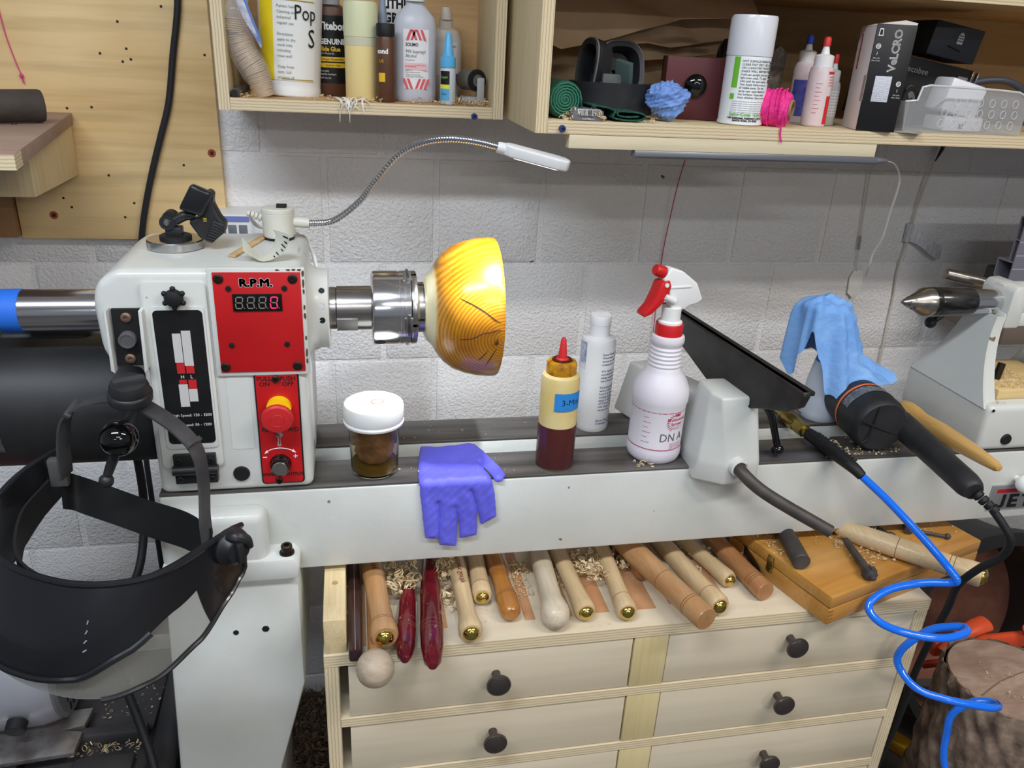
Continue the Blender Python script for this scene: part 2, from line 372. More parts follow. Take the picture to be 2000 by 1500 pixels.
# power panel
def rrect(x0, x1, z0, z1, r, n=5):
    out = []
    for cx, cz, a in ((x1-r, z1-r, 0), (x0+r, z1-r, 90), (x0+r, z0+r, 180), (x1-r, z0+r, 270)):
        for i in range(n+1): out.append((cx+r*math.cos(R(a+90*i/n)), cz+r*math.sin(R(a+90*i/n))))
    return out
pb = B().prism(rrect(-.1255, -.0735, .0095, .1610, .005), -.0938, -.0905).out('switch_panel_border', blackm, hd)
pp = B().prism(rrect(-.1237, -.0753, .0113, .1592, .004), -.0948, -.0925).out('switch_panel', panel_red, hd)
for s, x, z, sz in (('PULL', -.1135, .1535, .0078), ('ON', -.1135, .1465, .0078), ('PUSH', -.0865, .1532, .0078), ('OFF', -.0865, .1462, .0078), ('REV', -.1145, .0855, .0078), ('FWD', -.0855, .0850, .0078), ('SPEED', -.1165, .0232, .006), ('CONTROL', -.088, .0228, .006)):
    text(s, sz, ink, pp, TR(x, -.0950, z), bold=.00018)
for x, z in ((-.1003, .1535), (-.1045, .0145)):
    B().lathe([(.0044, 0), (.0044, .0024), (.0036, .0032), (.002, .0032), (.0017, .0012), (0, .0012)], (x, -.0948, z), (0, -1, 0), 16).out('panel_screw', screwm, pp)
B().lathe([(.0146, 0), (.0146, .010), (0, .010)], (-.0985, -.0948, .1165), (0, -1, 0), 26).out('yellow_ring', mk('signal_yellow', (246, 206, 20), .4), pp)
B().lathe([(.0100, .008), (.0165, .013), (.0187, .017), (.0185, .0205), (.0165, .0228), (.0085, .0238), (.008, .0232), (.0074, .0238), (0, .0242)], (-.0995, -.0948, .1105), (0, -1, -.06), 30).out('stop_button', mk('stop_red', (196, 38, 40), .45), pp)
b = B(); b.lathe([(.0048, 0), (.0048, .004), (.003, .0045), (0, .0045)], (-.1005, -.0948, .0805), (0, -1, 0), 6); b.tube([(-.1005, -.099, .0805), (-.1, -.106, .0765), (-.0995, -.112, .073)], [.0016, .0018, .0026], 10)
b.out('toggle_switch', chrome, pp)
kb = B().lathe([(.0132, 0), (.0132, .004), (.0118, .006), (.0112, .013), (.0098, .0145), (0, .0145)], (-.1015, -.0948, .0385), (0, -1, 0), 30).out('speed_knob', blackg, pp)
B().lathe([(.0094, .0145), (.0088, .0156), (0, .0156)], (-.1015, -.0948, .0385), (0, -1, 0), 30).out('knob_face', mk('spun_aluminium', (190, 186, 180), .3, 1), pp)
b = B(); b.tube([(-.1195+.001, -.0951, .0545), (-.112, -.0951, .0585), (-.1015, -.0951, .0602), (-.091, -.0951, .0583), (-.0838, -.0951, .0543)], .0005, 6, 5)
for x, dx in ((-.1195, 1), (-.0827, -1)): b.prism([(x-.0006*dx, .0532), (x+.0042*dx, .0545), (x+.0028*dx, .0582)], -.0953, -.0949)
b.rng((-.1222, -.0953, .0478), (-.1172, -.0949, .0486)); b.rng((-.0855, -.0953, .0478), (-.0805, -.0949, .0486)); b.rng((-.0834, -.0953, .0457), (-.0826, -.0949, .0507))
b.out('dial_marks', white_ink, pp, smooth=0)
B().prism(rrect(-.157, -.131, .060, .156, .003), -.0925, -.0905).out('recess_rib', cast, hd)
# belt door with black speed chart
dr = B().prism(rrect(-.2385, -.1685, .040, .274, .006), -.0965, -.088, bev=.0018).out('belt_door', cast, hd)
B().prism(rrect(-.2310, -.1720, .066, .246, .005), -.0978, -.096, bev=.0006).out('door_rim', cast, hd)
ch = B().prism(rrect(-.2275, -.1745, .0735, .2415, .005), -.0984, -.096).out('speed_chart', mk('chart_black', (16, 16, 17), .45, var=(40, (24, 23, 23))), hd)
pale = mk('chart_grey', (196, 194, 190), .6); cred = mk('chart_red', (190, 30, 36), .6)
def bar(x0, x1, z0, z1, m): B().rng((x0, -.0987, z0), (x1, -.0983, z1)).out('chart_bar', m, ch, smooth=0)
bar(-.2095, -.2003, .1785, .2140, pale); bar(-.1995, -.1895, .1743, .2172, pale); bar(-.2085, -.2000, .1648, .1783, cred); bar(-.1985, -.1897, .1648, .1740, cred)
bar(-.2078, -.1995, .1515, .1568, cred); bar(-.1978, -.1890, .1452, .1568, cred); bar(-.2090, -.1990, .1225, .1512, pale); bar(-.1985, -.1890, .1290, .1449, pale)
for s, x, z, sz in (('H', -.2035, .1605, .0058), ('L', -.1935, .1605, .0058), ('High Speed: 120 - 3200', -.1985, .1112, .0048), ('Low Speed: 50 - 1200', -.1985, .0985, .0048)):
    text(s, sz, white_ink, ch, TR(x, -.0988, z))
b = B(); b.lathe([(.006, 0), (.0095, .004), (.0105, .008), (.0085, .013), (.004, .0145), (0, .0147)], (-.2015, -.0965, .2575), (0, -1, 0), 24)
for i in range(6):
    a = R(30+60*i); c = V((-.2015+.0108*math.cos(a), -.1045, .2575+.0108*math.sin(a))); b.sph(c, .0032, 10)
b.out('door_knob', blackm, hd)
hg = B()
hg.rng((-.2255, -.1015, .0195), (-.1765, -.091, .0335), .001); hg.rng((-.2255, -.1015, .0435), (-.1765, -.091, .0595), .001); hg.cyl((-.227, -.1015, .0385), (-.175, -.1015, .0385), .0062)
hh = hg.out('hinge', blackp, hd)
for x in (-.2195, -.1825):
    for z in (.0265, .052): B().lathe([(.0042, 0), (.0042, .002), (.0034, .0026), (.0018, .0026), (.0016, .001), (0, .001)], (x, -.1015, z), (0, -1, 0), 12).out('hinge_screw', blackm, hh)
B().lathe([(.0, .003), (.0092, .003), (.0098, .002), (.0102, 0)], (-.1495, -.092, .0255), (0, -1, 0), 24).out('hole_plug', blackm, hd)
# lock button plate with flanges
lp = B().prism([(-.2705, .243), (-.2395, .243), (-.2425, .1755), (-.2715, .1755)], -.0962, -.090).out('lock_plate', blackm, hd)
for xa, xb in ((-.2715, -.2725), (-.2385, -.2415)):
    s = -1 if xa < -.25 else 1
    B().prism([(xa-.0008, .2445), (xa+.0028*s, .2435), (xb+.004*s, .174), (xb, .1705)], -.108, -.090, bev=.0006).out('guard_flange', cast, lp)
rust = mk('rusty_screw', (138, 112, 96), .45, .7)
for x, z in ((-.2555, .2335), (-.2570, .1845)):
    B().lathe([(.0058, 0), (.0056, .0022), (.004, .0032), (.0022, .0032), (.0018, .0014), (0, .0014)], (x, -.0962, z), (0, -1, 0), 18).out('screw', rust, lp)
B().lathe([(.0094, 0), (.0094, .008), (.0086, .0092), (.0070, .0092), (.0066, .0086), (0, .0086)], (-.2562, -.0962, .2085), (0, -1, -.05), 24).out('lock_button', mk('worn_grey_button', (84, 84, 86), .5), lp)
# spindle and outboard tube with blue tape
b = B(); b.lathe([(.0, 0), (.0262, 0), (.0272, .001), (.0272, .0085), (.0262, .0092), (.0284, .010), (.0284, .053), (.0, .053)], (-.037, 0, .2105), (1, 0, 0), 40)
sp = b.out('spindle', steel, LA)
B().rng((-.0275, -.0288, -.011), (-.0015, -.0255, .011), .0003, TR(0, 0, .2105, 32, 0, 0)).out('wrench_flat', mk('brushed_flat', (150, 148, 144), .5, .9), sp)
ob = B().lathe([(0, 0), (.0255, 0), (.0255, .125), (0, .125)], (-.395, 0, .2115), (1, 0, 0), 40).out('outboard_tube', chrome, LA)
B().lathe([(.020, -.022), (.0262, -.022), (.0264, .0), (.0258, .0012), (.02, .001)], (-.395, 0, .2115), (1, 0, 0), 36).out('blue_tape', mk('blue_tape', (36, 108, 214), .6), ob)
# motor behind the headstock, with name plate and junction hump
mot = mk('motor_black', (22, 23, 26), .5, var=(7, (38, 38, 38)), bump=(40, .06))
b = B(); b.lathe([(0, 0), (.078, 0), (.084, .006), (.084, .262), (.080, .268), (0, .268)], (-.522, .028, .082), (1, 0, 0), 48)
mo = b.out('motor', mot, LA)
B().rng((-.45, .03, .14), (-.335, .085, .1735), .012, seg=3).out('motor_hump', blackp, mo)
B().lathe([(.0845, .0), (.0845, .028)], (-.455, .028, .082), (1, 0, 0), 14, ang=(R(150), R(205))).out('name_plate', steel, mo)
# lock lever with glossy ball
b = B(); b.sph((-.2665, -.150, .1105), .0205, 28); bl = b.out('lever_ball', blackg, LA)
B().tube([(-.272, -.150, .094), (-.279, -.151, .078), (-.284, -.152, .066)], [.0062, .0056, .005], 12, 4).sph((-.2865, -.152, .058), .0082, 16).cyl((-.2665, -.145, .1105), (-.2665, -.085, .1105), .006).out('lever_arm', blackp, LA)
# mounting bracket of the motor
B().rng((-.252, -.06, .0), (-.2465, .09, .16)).out('motor_plate', blackm, LA)

# chipped paint showing brown primer round the speed panel
rnd = random.Random(2)
def chip(x, z, w, h):
    pts = []
    for i in range(9): a = 2*PI*i/9; k = rnd.uniform(.6, 1.1); pts.append((x+w*k*math.cos(a), z+h*k*math.sin(a)))
    B().prism(pts, -.0958, -.0953).out('paint_chip', wornedge, hd, smooth=0)
for z, h in ((.283, .005), (.272, .006), (.262, .004), (.243, .004), (.232, .004), (.205, .003), (.186, .006), (.176, .004)): chip(-.0621, z, .0014, h)
for x in (-.066, -.072, -.078, -.09): chip(x, .2870, .003, .0013)
B().sph((1.008, -.112, -.052), .015, 20).cyl((1.008, -.11, -.052), (1.008, -.09, -.052), .005).out('white_knob', whitep, LA)
# ================================================================ CHUCK, BOWL, TAILSTOCK, TOOL REST
AX = .2105
CH = thing('lathe_chuck', 'polished steel four jaw scroll chuck gripping the wooden bowl', 'chuck', (.048, 0, AX), world=True)
b = B(); b.lathe([(0, 0), (.044, 0), (.0472, .002), (.0478, .004), (.0478, .0335), (.0472, .034), (.0472, .0352), (.0478, .0358), (.0478, .0405), (.0472, .041), (.0472, .042), (.0478, .0425), (.0478, .0485), (.0468, .0495), (.04, .0495), (0, .0495)], (.0165, 0, AX), (1, 0, 0), 56)
cb = b.out('chuck_body', chrome, CH)
B().lathe([(0, .0003), (.0062, .0003), (.0066, 0)], (.0265, -.0478*math.cos(R(52)), AX-.0478*math.sin(R(52))), (0, -math.cos(R(52)), -math.sin(R(52))), 18).out('key_hole', blackm, cb)
for a in (12, 102, 192, 282):   # jaw slides and jaws, a = angle round the axis
    M = Matrix.Translation((0, 0, AX)) @ Matrix.Rotation(R(a), 4, 'X')
    B().rng((.0565, -.0483, -.011), (.0672, -.02, .011), .0006, M).out('jaw_slide', mk('dull_steel', (120, 118, 116), .45, .9), CH)
    B().rng((.0605, -.0483, -.0155), (.0645, -.02, .0155), .0004, M).out('jaw_tongue', MATS['dull_steel'], CH)
for a in (57, 147, 237, 327):
    B().lathe([(.018, 0), (.0475, 0), (.0478, .001), (.0478, .006), (.047, .0072), (.035, .008), (.033, .010), (.033, .0175), (.018, .0175)], (.0668, 0, AX), (1, 0, 0), 12, ang=(R(a-42.5), R(a+42.5))).out('jaw', steel, CH)
# bowl blank
def bowl_mat():
    m = bpy.data.materials.new('oiled_bowl_wood'); m.use_nodes = True; N = m.node_tree.nodes; L = m.node_tree.links; p = N['Principled BSDF']
    g = N.new('ShaderNodeNewGeometry'); mp = N.new('ShaderNodeMapping'); mp.inputs['Location'].default_value = (-.176, 0, -.196); mp.inputs['Scale'].default_value = (1, .12, 1); L.new(g.outputs['Position'], mp.inputs[0])
    w = N.new('ShaderNodeTexWave'); w.wave_type = 'RINGS'; w.rings_direction = 'Y'; w.inputs['Scale'].default_value = 78; w.inputs['Distortion'].default_value = 1.2; w.inputs['Detail'].default_value = 2; w.inputs['Detail Scale'].default_value = 3; L.new(mp.outputs[0], w.inputs[0])
    r = N.new('ShaderNodeValToRGB'); e = r.color_ramp.elements; e[0].color = lin((176, 112, 18)); e[0].position = .15; e[1].color = lin((206, 146, 34)); e[1].position = .8; L.new(w.outputs[0], r.inputs[0])
    n = N.new('ShaderNodeTexNoise'); n.inputs['Scale'].default_value = 16; L.new(g.outputs['Position'], n.inputs['Vector'])
    r3 = N.new('ShaderNodeValToRGB'); e = r3.color_ramp.elements; e[0].position = .4; e[1].position = .66; e[0].color = (1, 1, 1, 1); e[1].color = lin((214, 196, 176)); L.new(n.outputs[0], r3.inputs[0])
    mu = N.new('ShaderNodeMix'); mu.data_type = 'RGBA'; mu.blend_type = 'MULTIPLY'; mu.inputs[0].default_value = 1; L.new(r.outputs[0], mu.inputs[6]); L.new(r3.outputs[0], mu.inputs[7])
    s = N.new('ShaderNodeSeparateXYZ'); L.new(g.outputs['Position'], s.inputs[0])
    q = N.new('ShaderNodeMapRange'); q.inputs[1].default_value = .0945; q.inputs[2].default_value = .0985; L.new(s.outputs[0], q.inputs[0])
    mx = N.new('ShaderNodeMix'); mx.data_type = 'RGBA'; mx.inputs[6].default_value = lin((214, 206, 168)); L.new(mu.outputs[2], mx.inputs[7]); L.new(q.outputs[0], mx.inputs[0]); L.new(mx.outputs[2], p.inputs['Base Color'])
    p.inputs['Roughness'].default_value = .3; p.inputs['Coat Weight'].default_value = .45; p.inputs['Coat Roughness'].default_value = .18
    return m
BP = [(.0, .084), (.036, .084), (.042, .0865), (.0495, .0945), (.0600, .1), (.0712, .1085), (.0805, .1205), (.0870, .136), (.0908, .152), (.0925, .168), (.0925, .1745), (.0915, .1775), (.0860, .178), (.084, .170), (.079, .145), (.066, .12), (.03, .105), (0, .103)]
bo = B().lathe(BP, (0, 0, AX-.0012), (1, 0, 0), 72).out('wooden_bowl', bowl_mat(), smooth=50)
tag(bo, 'half turned amber wooden bowl with growth rings held in the steel chuck', 'bowl')
def on_bowl(x, a):   # point on the outer surface at x, angle a (0 = towards viewer, + up)
    for (r0, x0), (r1, x1) in zip(BP[2:11], BP[3:12]):
        if x0 <= x <= x1: rr = r0+(r1-r0)*(x-x0)/(x1-x0+1e-9); break
    rr += .0001; return V((x, -rr*math.cos(R(a)), AX-.0012+rr*math.sin(R(a))))
crk = mk('crack_dark', (46, 22, 6), .8)
for pts in ([(.1765, -1), (.168, 0), (.158, -2), (.150, -3), (.138, -8), (.125, -11), (.112, -14)], [(.176, 4), (.165, 8), (.150, 15), (.135, 21), (.122, 26)], [(.168, -16), (.162, -26), (.157, -37)], [(.158, -18), (.151, -26), (.147, -30)]):
    B().tube([on_bowl(x, a) for x, a in pts], [.0002]+[.00055]*3+[.00018], 6, 4).out('crack', crk, bo)
kn = on_bowl(.169, -10); nn = V((.1, kn.y, kn.z-AX)).normalized()
B().lathe([(0, .0004), (.0026, .0004), (.0042, 0)], kn, nn, 14, sx=1.6).out('knot', mk('knot_brown', (88, 40, 10), .6), bo)
# tailstock
TS = thing('tailstock', 'cream cast tailstock with black live centre and steel quill on the bed', 'tailstock', (1.05, 0, 0), world=True)
def prof(t):   # half width and left edge of the arched body
    return .030+.056*(1-t)**1.8, .9185+.030*t, .068+.126*t
b = B(); b.rng((.9165, -.0945, .0005), (1.17, .0945, .0765), .010, seg=4)
base = b.out('base_casting', cast, TS)
for s in (-1, 1):
    for x0f, x1f in (((lambda t: prof(t)[1]), (lambda t: prof(t)[1]+.011+.006*(1-t))), ((lambda t: 1.10-.02*t), (lambda t: 1.16-.03*t))):
        B().grid(lambda u, v: (x0f(u)+(x1f(u)-x0f(u))*v, s*prof(u)[0], prof(u)[2]), 10, 2).solid(.006).out('side_rib', cast, TS)
B().grid(lambda u, v: (prof(u)[1], prof(u)[0]*(2*v-1), prof(u)[2]), 10, 6).solid(.005).out('end_web', cast, TS)
b = B(); b.lathe([(0, 0), (.027, 0), (.0300, .003), (.0300, .23), (0, .23)], (.960, 0, AX), (1, 0, 0), 40)
b.prism([(.958, .176), (.958, .232), (.964, .241), (.985, .242), (.985, .176)], -.032, .032, bev=.004)
b.rng((.956, -.03, .178), (1.17, .03, .2), .004); b.out('quill_barrel', cast, TS)
qu = B().lathe([(0, 0), (.0195, 0), (.0195, .05), (0, .05)], (.912, 0, AX-.0008), (1, 0, 0), 36).out('quill', chrome, TS)
lc = B().lathe([(0, .048), (.0219, .048), (.0224, .050), (.0224, .058), (.0214, .0588), (.0220, .0605), (.0215, .112), (.0200, .120), (0, .120)], (.795, 0, AX-.0006), (1, 0, 0), 36).out('live_center', mk('oily_black_steel', (30, 29, 29), .22, .5, var=(60, (74, 72, 70), (.5, 2, 2)), coat=.3, pos=True), TS)
B().lathe([(0, 0), (.0052, .008), (.0052, .0095), (.0085, .0135), (.0085, .015), (.0115, .0205), (.0125, .022), (.0125, .024), (.0213, .0375), (.0222, .049), (0, .049)], (.795, 0, AX-.0006), (1, 0, 0), 36).out('center_point', steel, lc)
b = B(); b.cyl((.925, .075, .2325), (.985, .06, .222), .0088, n=18); b.tube([(.985, .06, .222), (.995, .045, .218), (1.0, .02, .21)], .0058, 10, 3); b.out('quill_lock_handle', steel, TS)
b = B(); b.sph((.905, .056, .157), .0092, 16); b.tube([(.912, .056, .162), (.95, .056, .192), (.97, .05, .205)], .0055, 10, 3); b.out('lever', blackp, TS)
B().lathe([(0, .003), (.0078, .003), (.0090, .001), (.009, 0)], (.961, -.0945, .0205), (0, -1, 0), 20).out('plug', blackm, TS)
B().lathe([(0, .0008), (.0022, .0008), (.0024, 0)], (.9235, -.0945, .0695), (0, -1, 0), 10).out('paint_chip', screwm, TS)
wb = B().rng((.945, -.072, .0768), (1.08, .05, .0925), .002).out('wood_spacer', wood('pale_pine', (214, 182, 122), (226, 200, 146), 'X', 5, .6), None)
tag(wb, 'small pale wooden block inside the tailstock window covered in sawdust', 'wood block')
bt = B().cyl((.975, -.03, .0928), (.9795, -.028, .118), .0058, n=14).out('clamp_bolt', screwm, None); tag(bt, 'dark steel bolt standing in the wooden block inside the tailstock', 'bolt')
# white tailstock handwheel rim peeking in at the right edge
# tool rest base (banjo)
BJ = thing('lathe_banjo', 'cream cast banjo clamped across the bed in front of the spray bottle', 'tool rest base', (.49, -.05, 0), world=True)
b = B()
lo = [(.450, -.105), (.487, -.128), (.540, -.122), (.552, -.095), (.545, -.03), (.455, -.02)]; mi = [(.452, -.112), (.487, -.131), (.538, -.125), (.5500, -.098), (.545, -.03), (.456, -.02)]; hi = [(.4655, -.093), (.4715, -.116), (.525, -.114), (.532, -.098), (.528, -.046), (.469, -.046)]
rings = [(lo, -.012), (mi, .02), ([((2*a+c)/3, (2*d+e)/3) for (a, d), (c, e) in zip(mi, hi)], .05), ([((a+5*c)/6, (d+5*e)/6) for (a, d), (c, e) in zip(mi, hi)], .096), (hi, .116)]
vs = []; fs = []
for pl, z in rings: vs += [(x, y, max(z, .0006) if y > -.0925 else z) for x, y in pl]
n = 6
for k in range(len(rings)-1):
    for i in range(n): fs.append((k*n+i, k*n+(i+1) % n, (k+1)*n+(i+1) % n, (k+1)*n+i))
fs.append(tuple(range(n))[::-1]); fs.append(tuple((len(rings)-1)*n+i for i in range(n)))
t = bmesh.new(); q = B(); q.add(vs, fs); bmesh.ops.recalc_face_normals(q.bm, faces=list(q.bm.faces)); bmesh.ops.bevel(q.bm, geom=list(q.bm.edges), offset=.004, segments=3, profile=.5, affect='EDGES'); t.free()
q.out('post_casting', cast, BJ)
vs = [(.452, -.05, .0006), (.548, -.05, .0006), (.474, .115, .0006), (.402, .108, .0006), (.475, -.05, .088), (.525, -.05, .088), (.4575, .112, .0835), (.420, .105, .0835)]
q = B().add(vs, [(3, 2, 1, 0), (4, 5, 6, 7), (0, 1, 5, 4), (1, 2, 6, 5), (2, 3, 7, 6), (3, 0, 4, 7)]); bmesh.ops.recalc_face_normals(q.bm, faces=list(q.bm.faces)); bmesh.ops.bevel(q.bm, geom=list(q.bm.edges), offset=.004, segments=3, profile=.5, affect='EDGES'); q.out('slide_arm', cast, BJ)
b = B(); b.lathe([(.016, -.004), (.0135, .002), (.0125, .010), (.010, .011), (.0095, .008), (0, .008)], (.502, -.126, .019), (.12, -1, -.02), 24); b.out('boss', cast, BJ)
iron = mk('dark_iron', (62, 58, 56), .5, .3, var=(30, (84, 78, 74)))
B().tube([(.502, -.122, .019), (.503, -.138, .018), (.512, -.152, .009), (.53, -.163, -.004), (.56, -.178, -.02), (.613, -.205, -.045)], .0088, 16, 6).out('clamp_handle', iron, BJ)
B().lathe([(0, .0008), (.0032, .0008), (.0038, 0)], (.513, -.1152, .102), (0, -1, .05), 12).out('set_screw_hole', screwm, BJ)
b = B(); b.cyl((.528, -.06, .082), (.562, -.056, .080), .0078, n=16); b.lathe([(.0095, 0), (.0095, .012), (0, .013)], (.560, -.058, .076), (.1, .02, 1), 18); b.tube([(.568, -.058, .080), (.578, -.064, .066), (.586, -.07, .040), (.592, -.075, .018)], [.0072, .0062, .0052, .005], 12, 5); b.sph((.593, -.076, .012), .0092, 16)
b.out('lock_lever', blackg, BJ)
# tool rest
d = V((.041, -.366, 0)).normalized(); nrm = V((-d.y, d.x, 0))
TRS = thing('tool_rest', 'long black cast iron tool rest slanting across the bed, standing in the banjo', 'tool rest', (.505, -.06, .05), world=True)
outl = [(0, 0), (0, -.008), (.012, -.024), (.06, -.043), (.12, -.060), (.163, -.072), (.180, -.084), (.187, -.098), (.24, -.100), (.246, -.086), (.262, -.068), (.30, -.052), (.34, -.038), (.362, -.022), (.368, -.006), (.366, 0)]
MM = Matrix(((d.x, nrm.x, 0, .487), (d.y, nrm.y, 0, .150), (0, 0, 1, .166), (0, 0, 0, 1)))
restm = mk('satin_black_iron', (40, 39, 38), .42, .35, var=(26, (56, 54, 52)), bump=(70, .1))
B().prism(outl, -.005, .006, MM, .0022, 3).out('blade', restm, TRS)
B().prism([(.0, 0), (.366, 0), (.366, -.006), (0, -.006)], -.006, .013, MM, .0015).out('top_bar', restm, TRS)
B().lathe([(.0225, .0), (.0235, .004), (.0235, .022), (.021, .030), (.014, .048)], V((.487, .150, .166))+d*.2135+V((0, 0, -.104)), n=28, sx=.8, sy=.95).out('hub', restm, TRS)
B().cyl(V((.487, .150, .03))+d*.2135, V((.487, .150, .09))+d*.2135, .012).out('stem', steel, TRS)
# ================================================================ ON THE HEADSTOCK
HT = .2868
GN = thing('gooseneck_lamp', 'off white magnetic work lamp with silver gooseneck curving over the bowl', 'lamp', (-.0985, .062, HT), world=True)
putty = mk('warm_white_plastic', (214, 212, 200), .4, var=(18, (204, 201, 188)))
b = B(); b.lathe([(0, .003), (.0188, .003), (.0198, .006), (.0206, .032), (.0208, .0335), (.0204, .034), (.0208, .0345), (.0208, .0392), (.0200, .0402), (0, .0408)], (-.0985, .062, HT), n=36); gb = b.out('lamp_base', putty, GN)
B().lathe([(0, 0), (.0192, 0), (.0196, .003), (0, .003)], (-.0985, .062, HT), n=30).out('magnet_foot', blackm, GN)
B().prism([(-.006, -.0065), (.006, -.0065), (.0065, .006), (-.0065, .006)], 0, .003, TR(-.0935, .062, HT+.0402, 9, 0, 0) @ TR(), plane='XY').out('switch', blackm, GN)
B().cyl((-.080, .062, HT+.022), (-.059, .060, HT+.0205), .0072, .0062, n=18).out('neck_socket', putty, GN)
b = B()
for i in range(4): b.lathe([(.0042-.0005*i, 0), (.0058-.0007*i, .0008), (.0058-.0007*i, .0035), (.0042-.0005*i, .0042)], (-.1185-.0048*i, .063, HT+.027+.0014*i), (-1, 0, .28), 14)
b.out('cable_boot', putty, GN)
path = [(-.0600, .06, .3070), (-.0291, .045, .3140), (.0037, .02, .3427), (.0258, .0, .3748), (.0521, -.03, .4097), (.0794, -.06, .4273), (.1056, -.085, .4342), (.1323, -.10, .4339), (.1557, -.115, .4304)]
P = crom(path, 40); b = B(); rr = [.00305 if (i//2) % 2 == 0 else .00255 for i in range(len(P))]
b.tube(P, .0041, 12, 1)
bmv = b.bm.verts; bmv.ensure_lookup_table()
for i, p in enumerate(P):
    if (i//2) % 2:
        for j in range(12): v = bmv[i*12+j]; v.co = p+(v.co-p)*.80
b.out('gooseneck', mk('gooseneck_chrome', (200, 202, 208), .2, 1), GN, smooth=60)
hx = V((.0755, -.006, -.0165)).normalized(); hy = V((.08, 1, 0)).normalized(); hz = hx.cross(hy).normalized(); hy = hz.cross(hx); Mh = Matrix(((hx.x, hy.x, hz.x, .1545), (hx.y, hy.y, hz.y, -.1145), (hx.z, hy.z, hz.z, .4300), (0, 0, 0, 1))) @ Matrix.Rotation(R(6), 4, 'X') @ Matrix.Diagonal((.88, .88, .88, 1))
headm = mk('lamp_head_white', (214, 214, 214), .35)
B().lathe([(0, -.001), (.0062, -.001), (.0072, .002), (.0072, .012), (0, .012)], (0, 0, 0), (1, 0, 0), 20, Mh).out('head_socket', headm, GN)
B().prism([(.008, -.006), (.016, -.0115), (.078, -.0130), (.090, -.010), (.0945, 0), (.090, .010), (.078, .0130), (.016, .0115), (.008, .006)], -.0065, .0075, Mh, .0025, 3, plane='XY').out('lamp_head', headm, GN)
led = mk('led_lens', (240, 240, 236), .4, emit=((235, 242, 255), 6))
B().prism([(.022, -.008), (.078, -.009), (.085, 0), (.078, .009), (.022, .008)], -.0072, -.0060, Mh, plane='XY').out('lens', led, GN)
ld = bpy.data.lights.new('gooseneck_led', 'SPOT'); ld.energy = 24.0; ld.color = (.86, .92, 1); ld.shadow_soft_size = .012; ld.spot_size = R(80); ld.spot_blend = .9
lo_ = bpy.data.objects.new('gooseneck_led', ld); COL.objects.link(lo_); lo_.matrix_world = Matrix.Translation(Mh @ V((.045, 0, -.0095))) @ (V((.152, -.03, .28))-(Mh @ V((.045, 0, -.01)))).to_track_quat('-Z', 'Y').to_matrix().to_4x4(); lo_.parent = GN; lo_.matrix_parent_inverse = Matrix.Translation(-V(GN['_w']))
# magnetic phone clip
MC = thing('magnetic_clip_mount', 'black spring clip mount on a round chrome magnetic base atop the headstock', 'mount', (-.216, .012, HT), world=True)
B().lathe([(0, 0), (.0315, 0), (.0330, .0015), (.0330, .0095), (.0318, .011), (.012, .0118), (0, .0118)], (-.2165, .012, HT), n=44).out('magnet_base', mk('brushed_chrome', (196, 194, 192), .2, 1), MC)
B().lathe([(.0185, 0), (.0185, .0032), (.0165, .0045), (.009, .005), (0, .005)], (-.2155, .011, HT+.0115), n=30).out('swivel_disc', blackm, MC)
b = B(); b.rng((-.2255, .003, HT+.0145), (-.2065, .019, HT+.026), .002); b.cyl((-.2215, .0005, HT+.032), (-.2215, .0215, HT+.032), .0088, n=20); b.rng((-.2295, .003, HT+.024), (-.2130, .019, HT+.033), .002)
for k in range(3): b.cyl((-.2185, .0025+k*.0065, HT+.0365), (-.2185, .0060+k*.0065, HT+.0365), .0085, n=20)
b.out('pivot_fork', blackp, MC)
B().lathe([(0, .003), (.0026, .0028), (.0042, .001), (.0045, 0)], (-.2215, .0003, HT+.032), (0, -1, 0), 14).out('pivot_nut', chrome, MC)
B().prism([(-.179, .329), (-.188, .340), (-.172, .358), (-.1655, .354), (-.1675, .342), (-.1605, .3255), (-.1545, .3185), (-.156, .308), (-.1715, .2955), (-.185, .300), (-.197, .320)], -.002, .022, None, .003, 3).out('clip_jaw', blackp, MC)
B().prism([(-.2055, .3365), (-.1885, .3665), (-.1655, .3560), (-.1785, .3275)], -.010, .004, None, .004, 3).out('pad', mk('glossy_pad', (30, 31, 34), .22), MC)
gp = B().prism([(-.1680, .3235), (-.1550, .3190), (-.1560, .3090), (-.1715, .2955), (-.1800, .2985)], -.006, .018, None, .002, 2).out('grip', blackp, MC)
for k in range(8):
    t = k/7; a, c = V((-.1670, 0, .3215)).lerp(V((-.1785, 0, .2995)), t), V((-.1575, 0, .3165)).lerp(V((-.1700, 0, .2975)), t)
    B().tube([(a.x, -.0064, a.z), (c.x, -.0064, c.z)], .0009, 6, 1).out('grip_rib', blackm, gp)
for k in range(3): B().rng((-.1795, -.0024, .3215+k*.0016), (-.1755, -.0020, .3222+k*.0016)).out('yellow_mark', mk('yellow_ink', (200, 190, 40), .6), MC, smooth=0)
B().tube([(-.2125, .006, HT+.034), (-.200, .006, HT+.040), (-.190, .008, HT+.038)], .006, 12, 4).out('pivot_arm', blackp, MC)
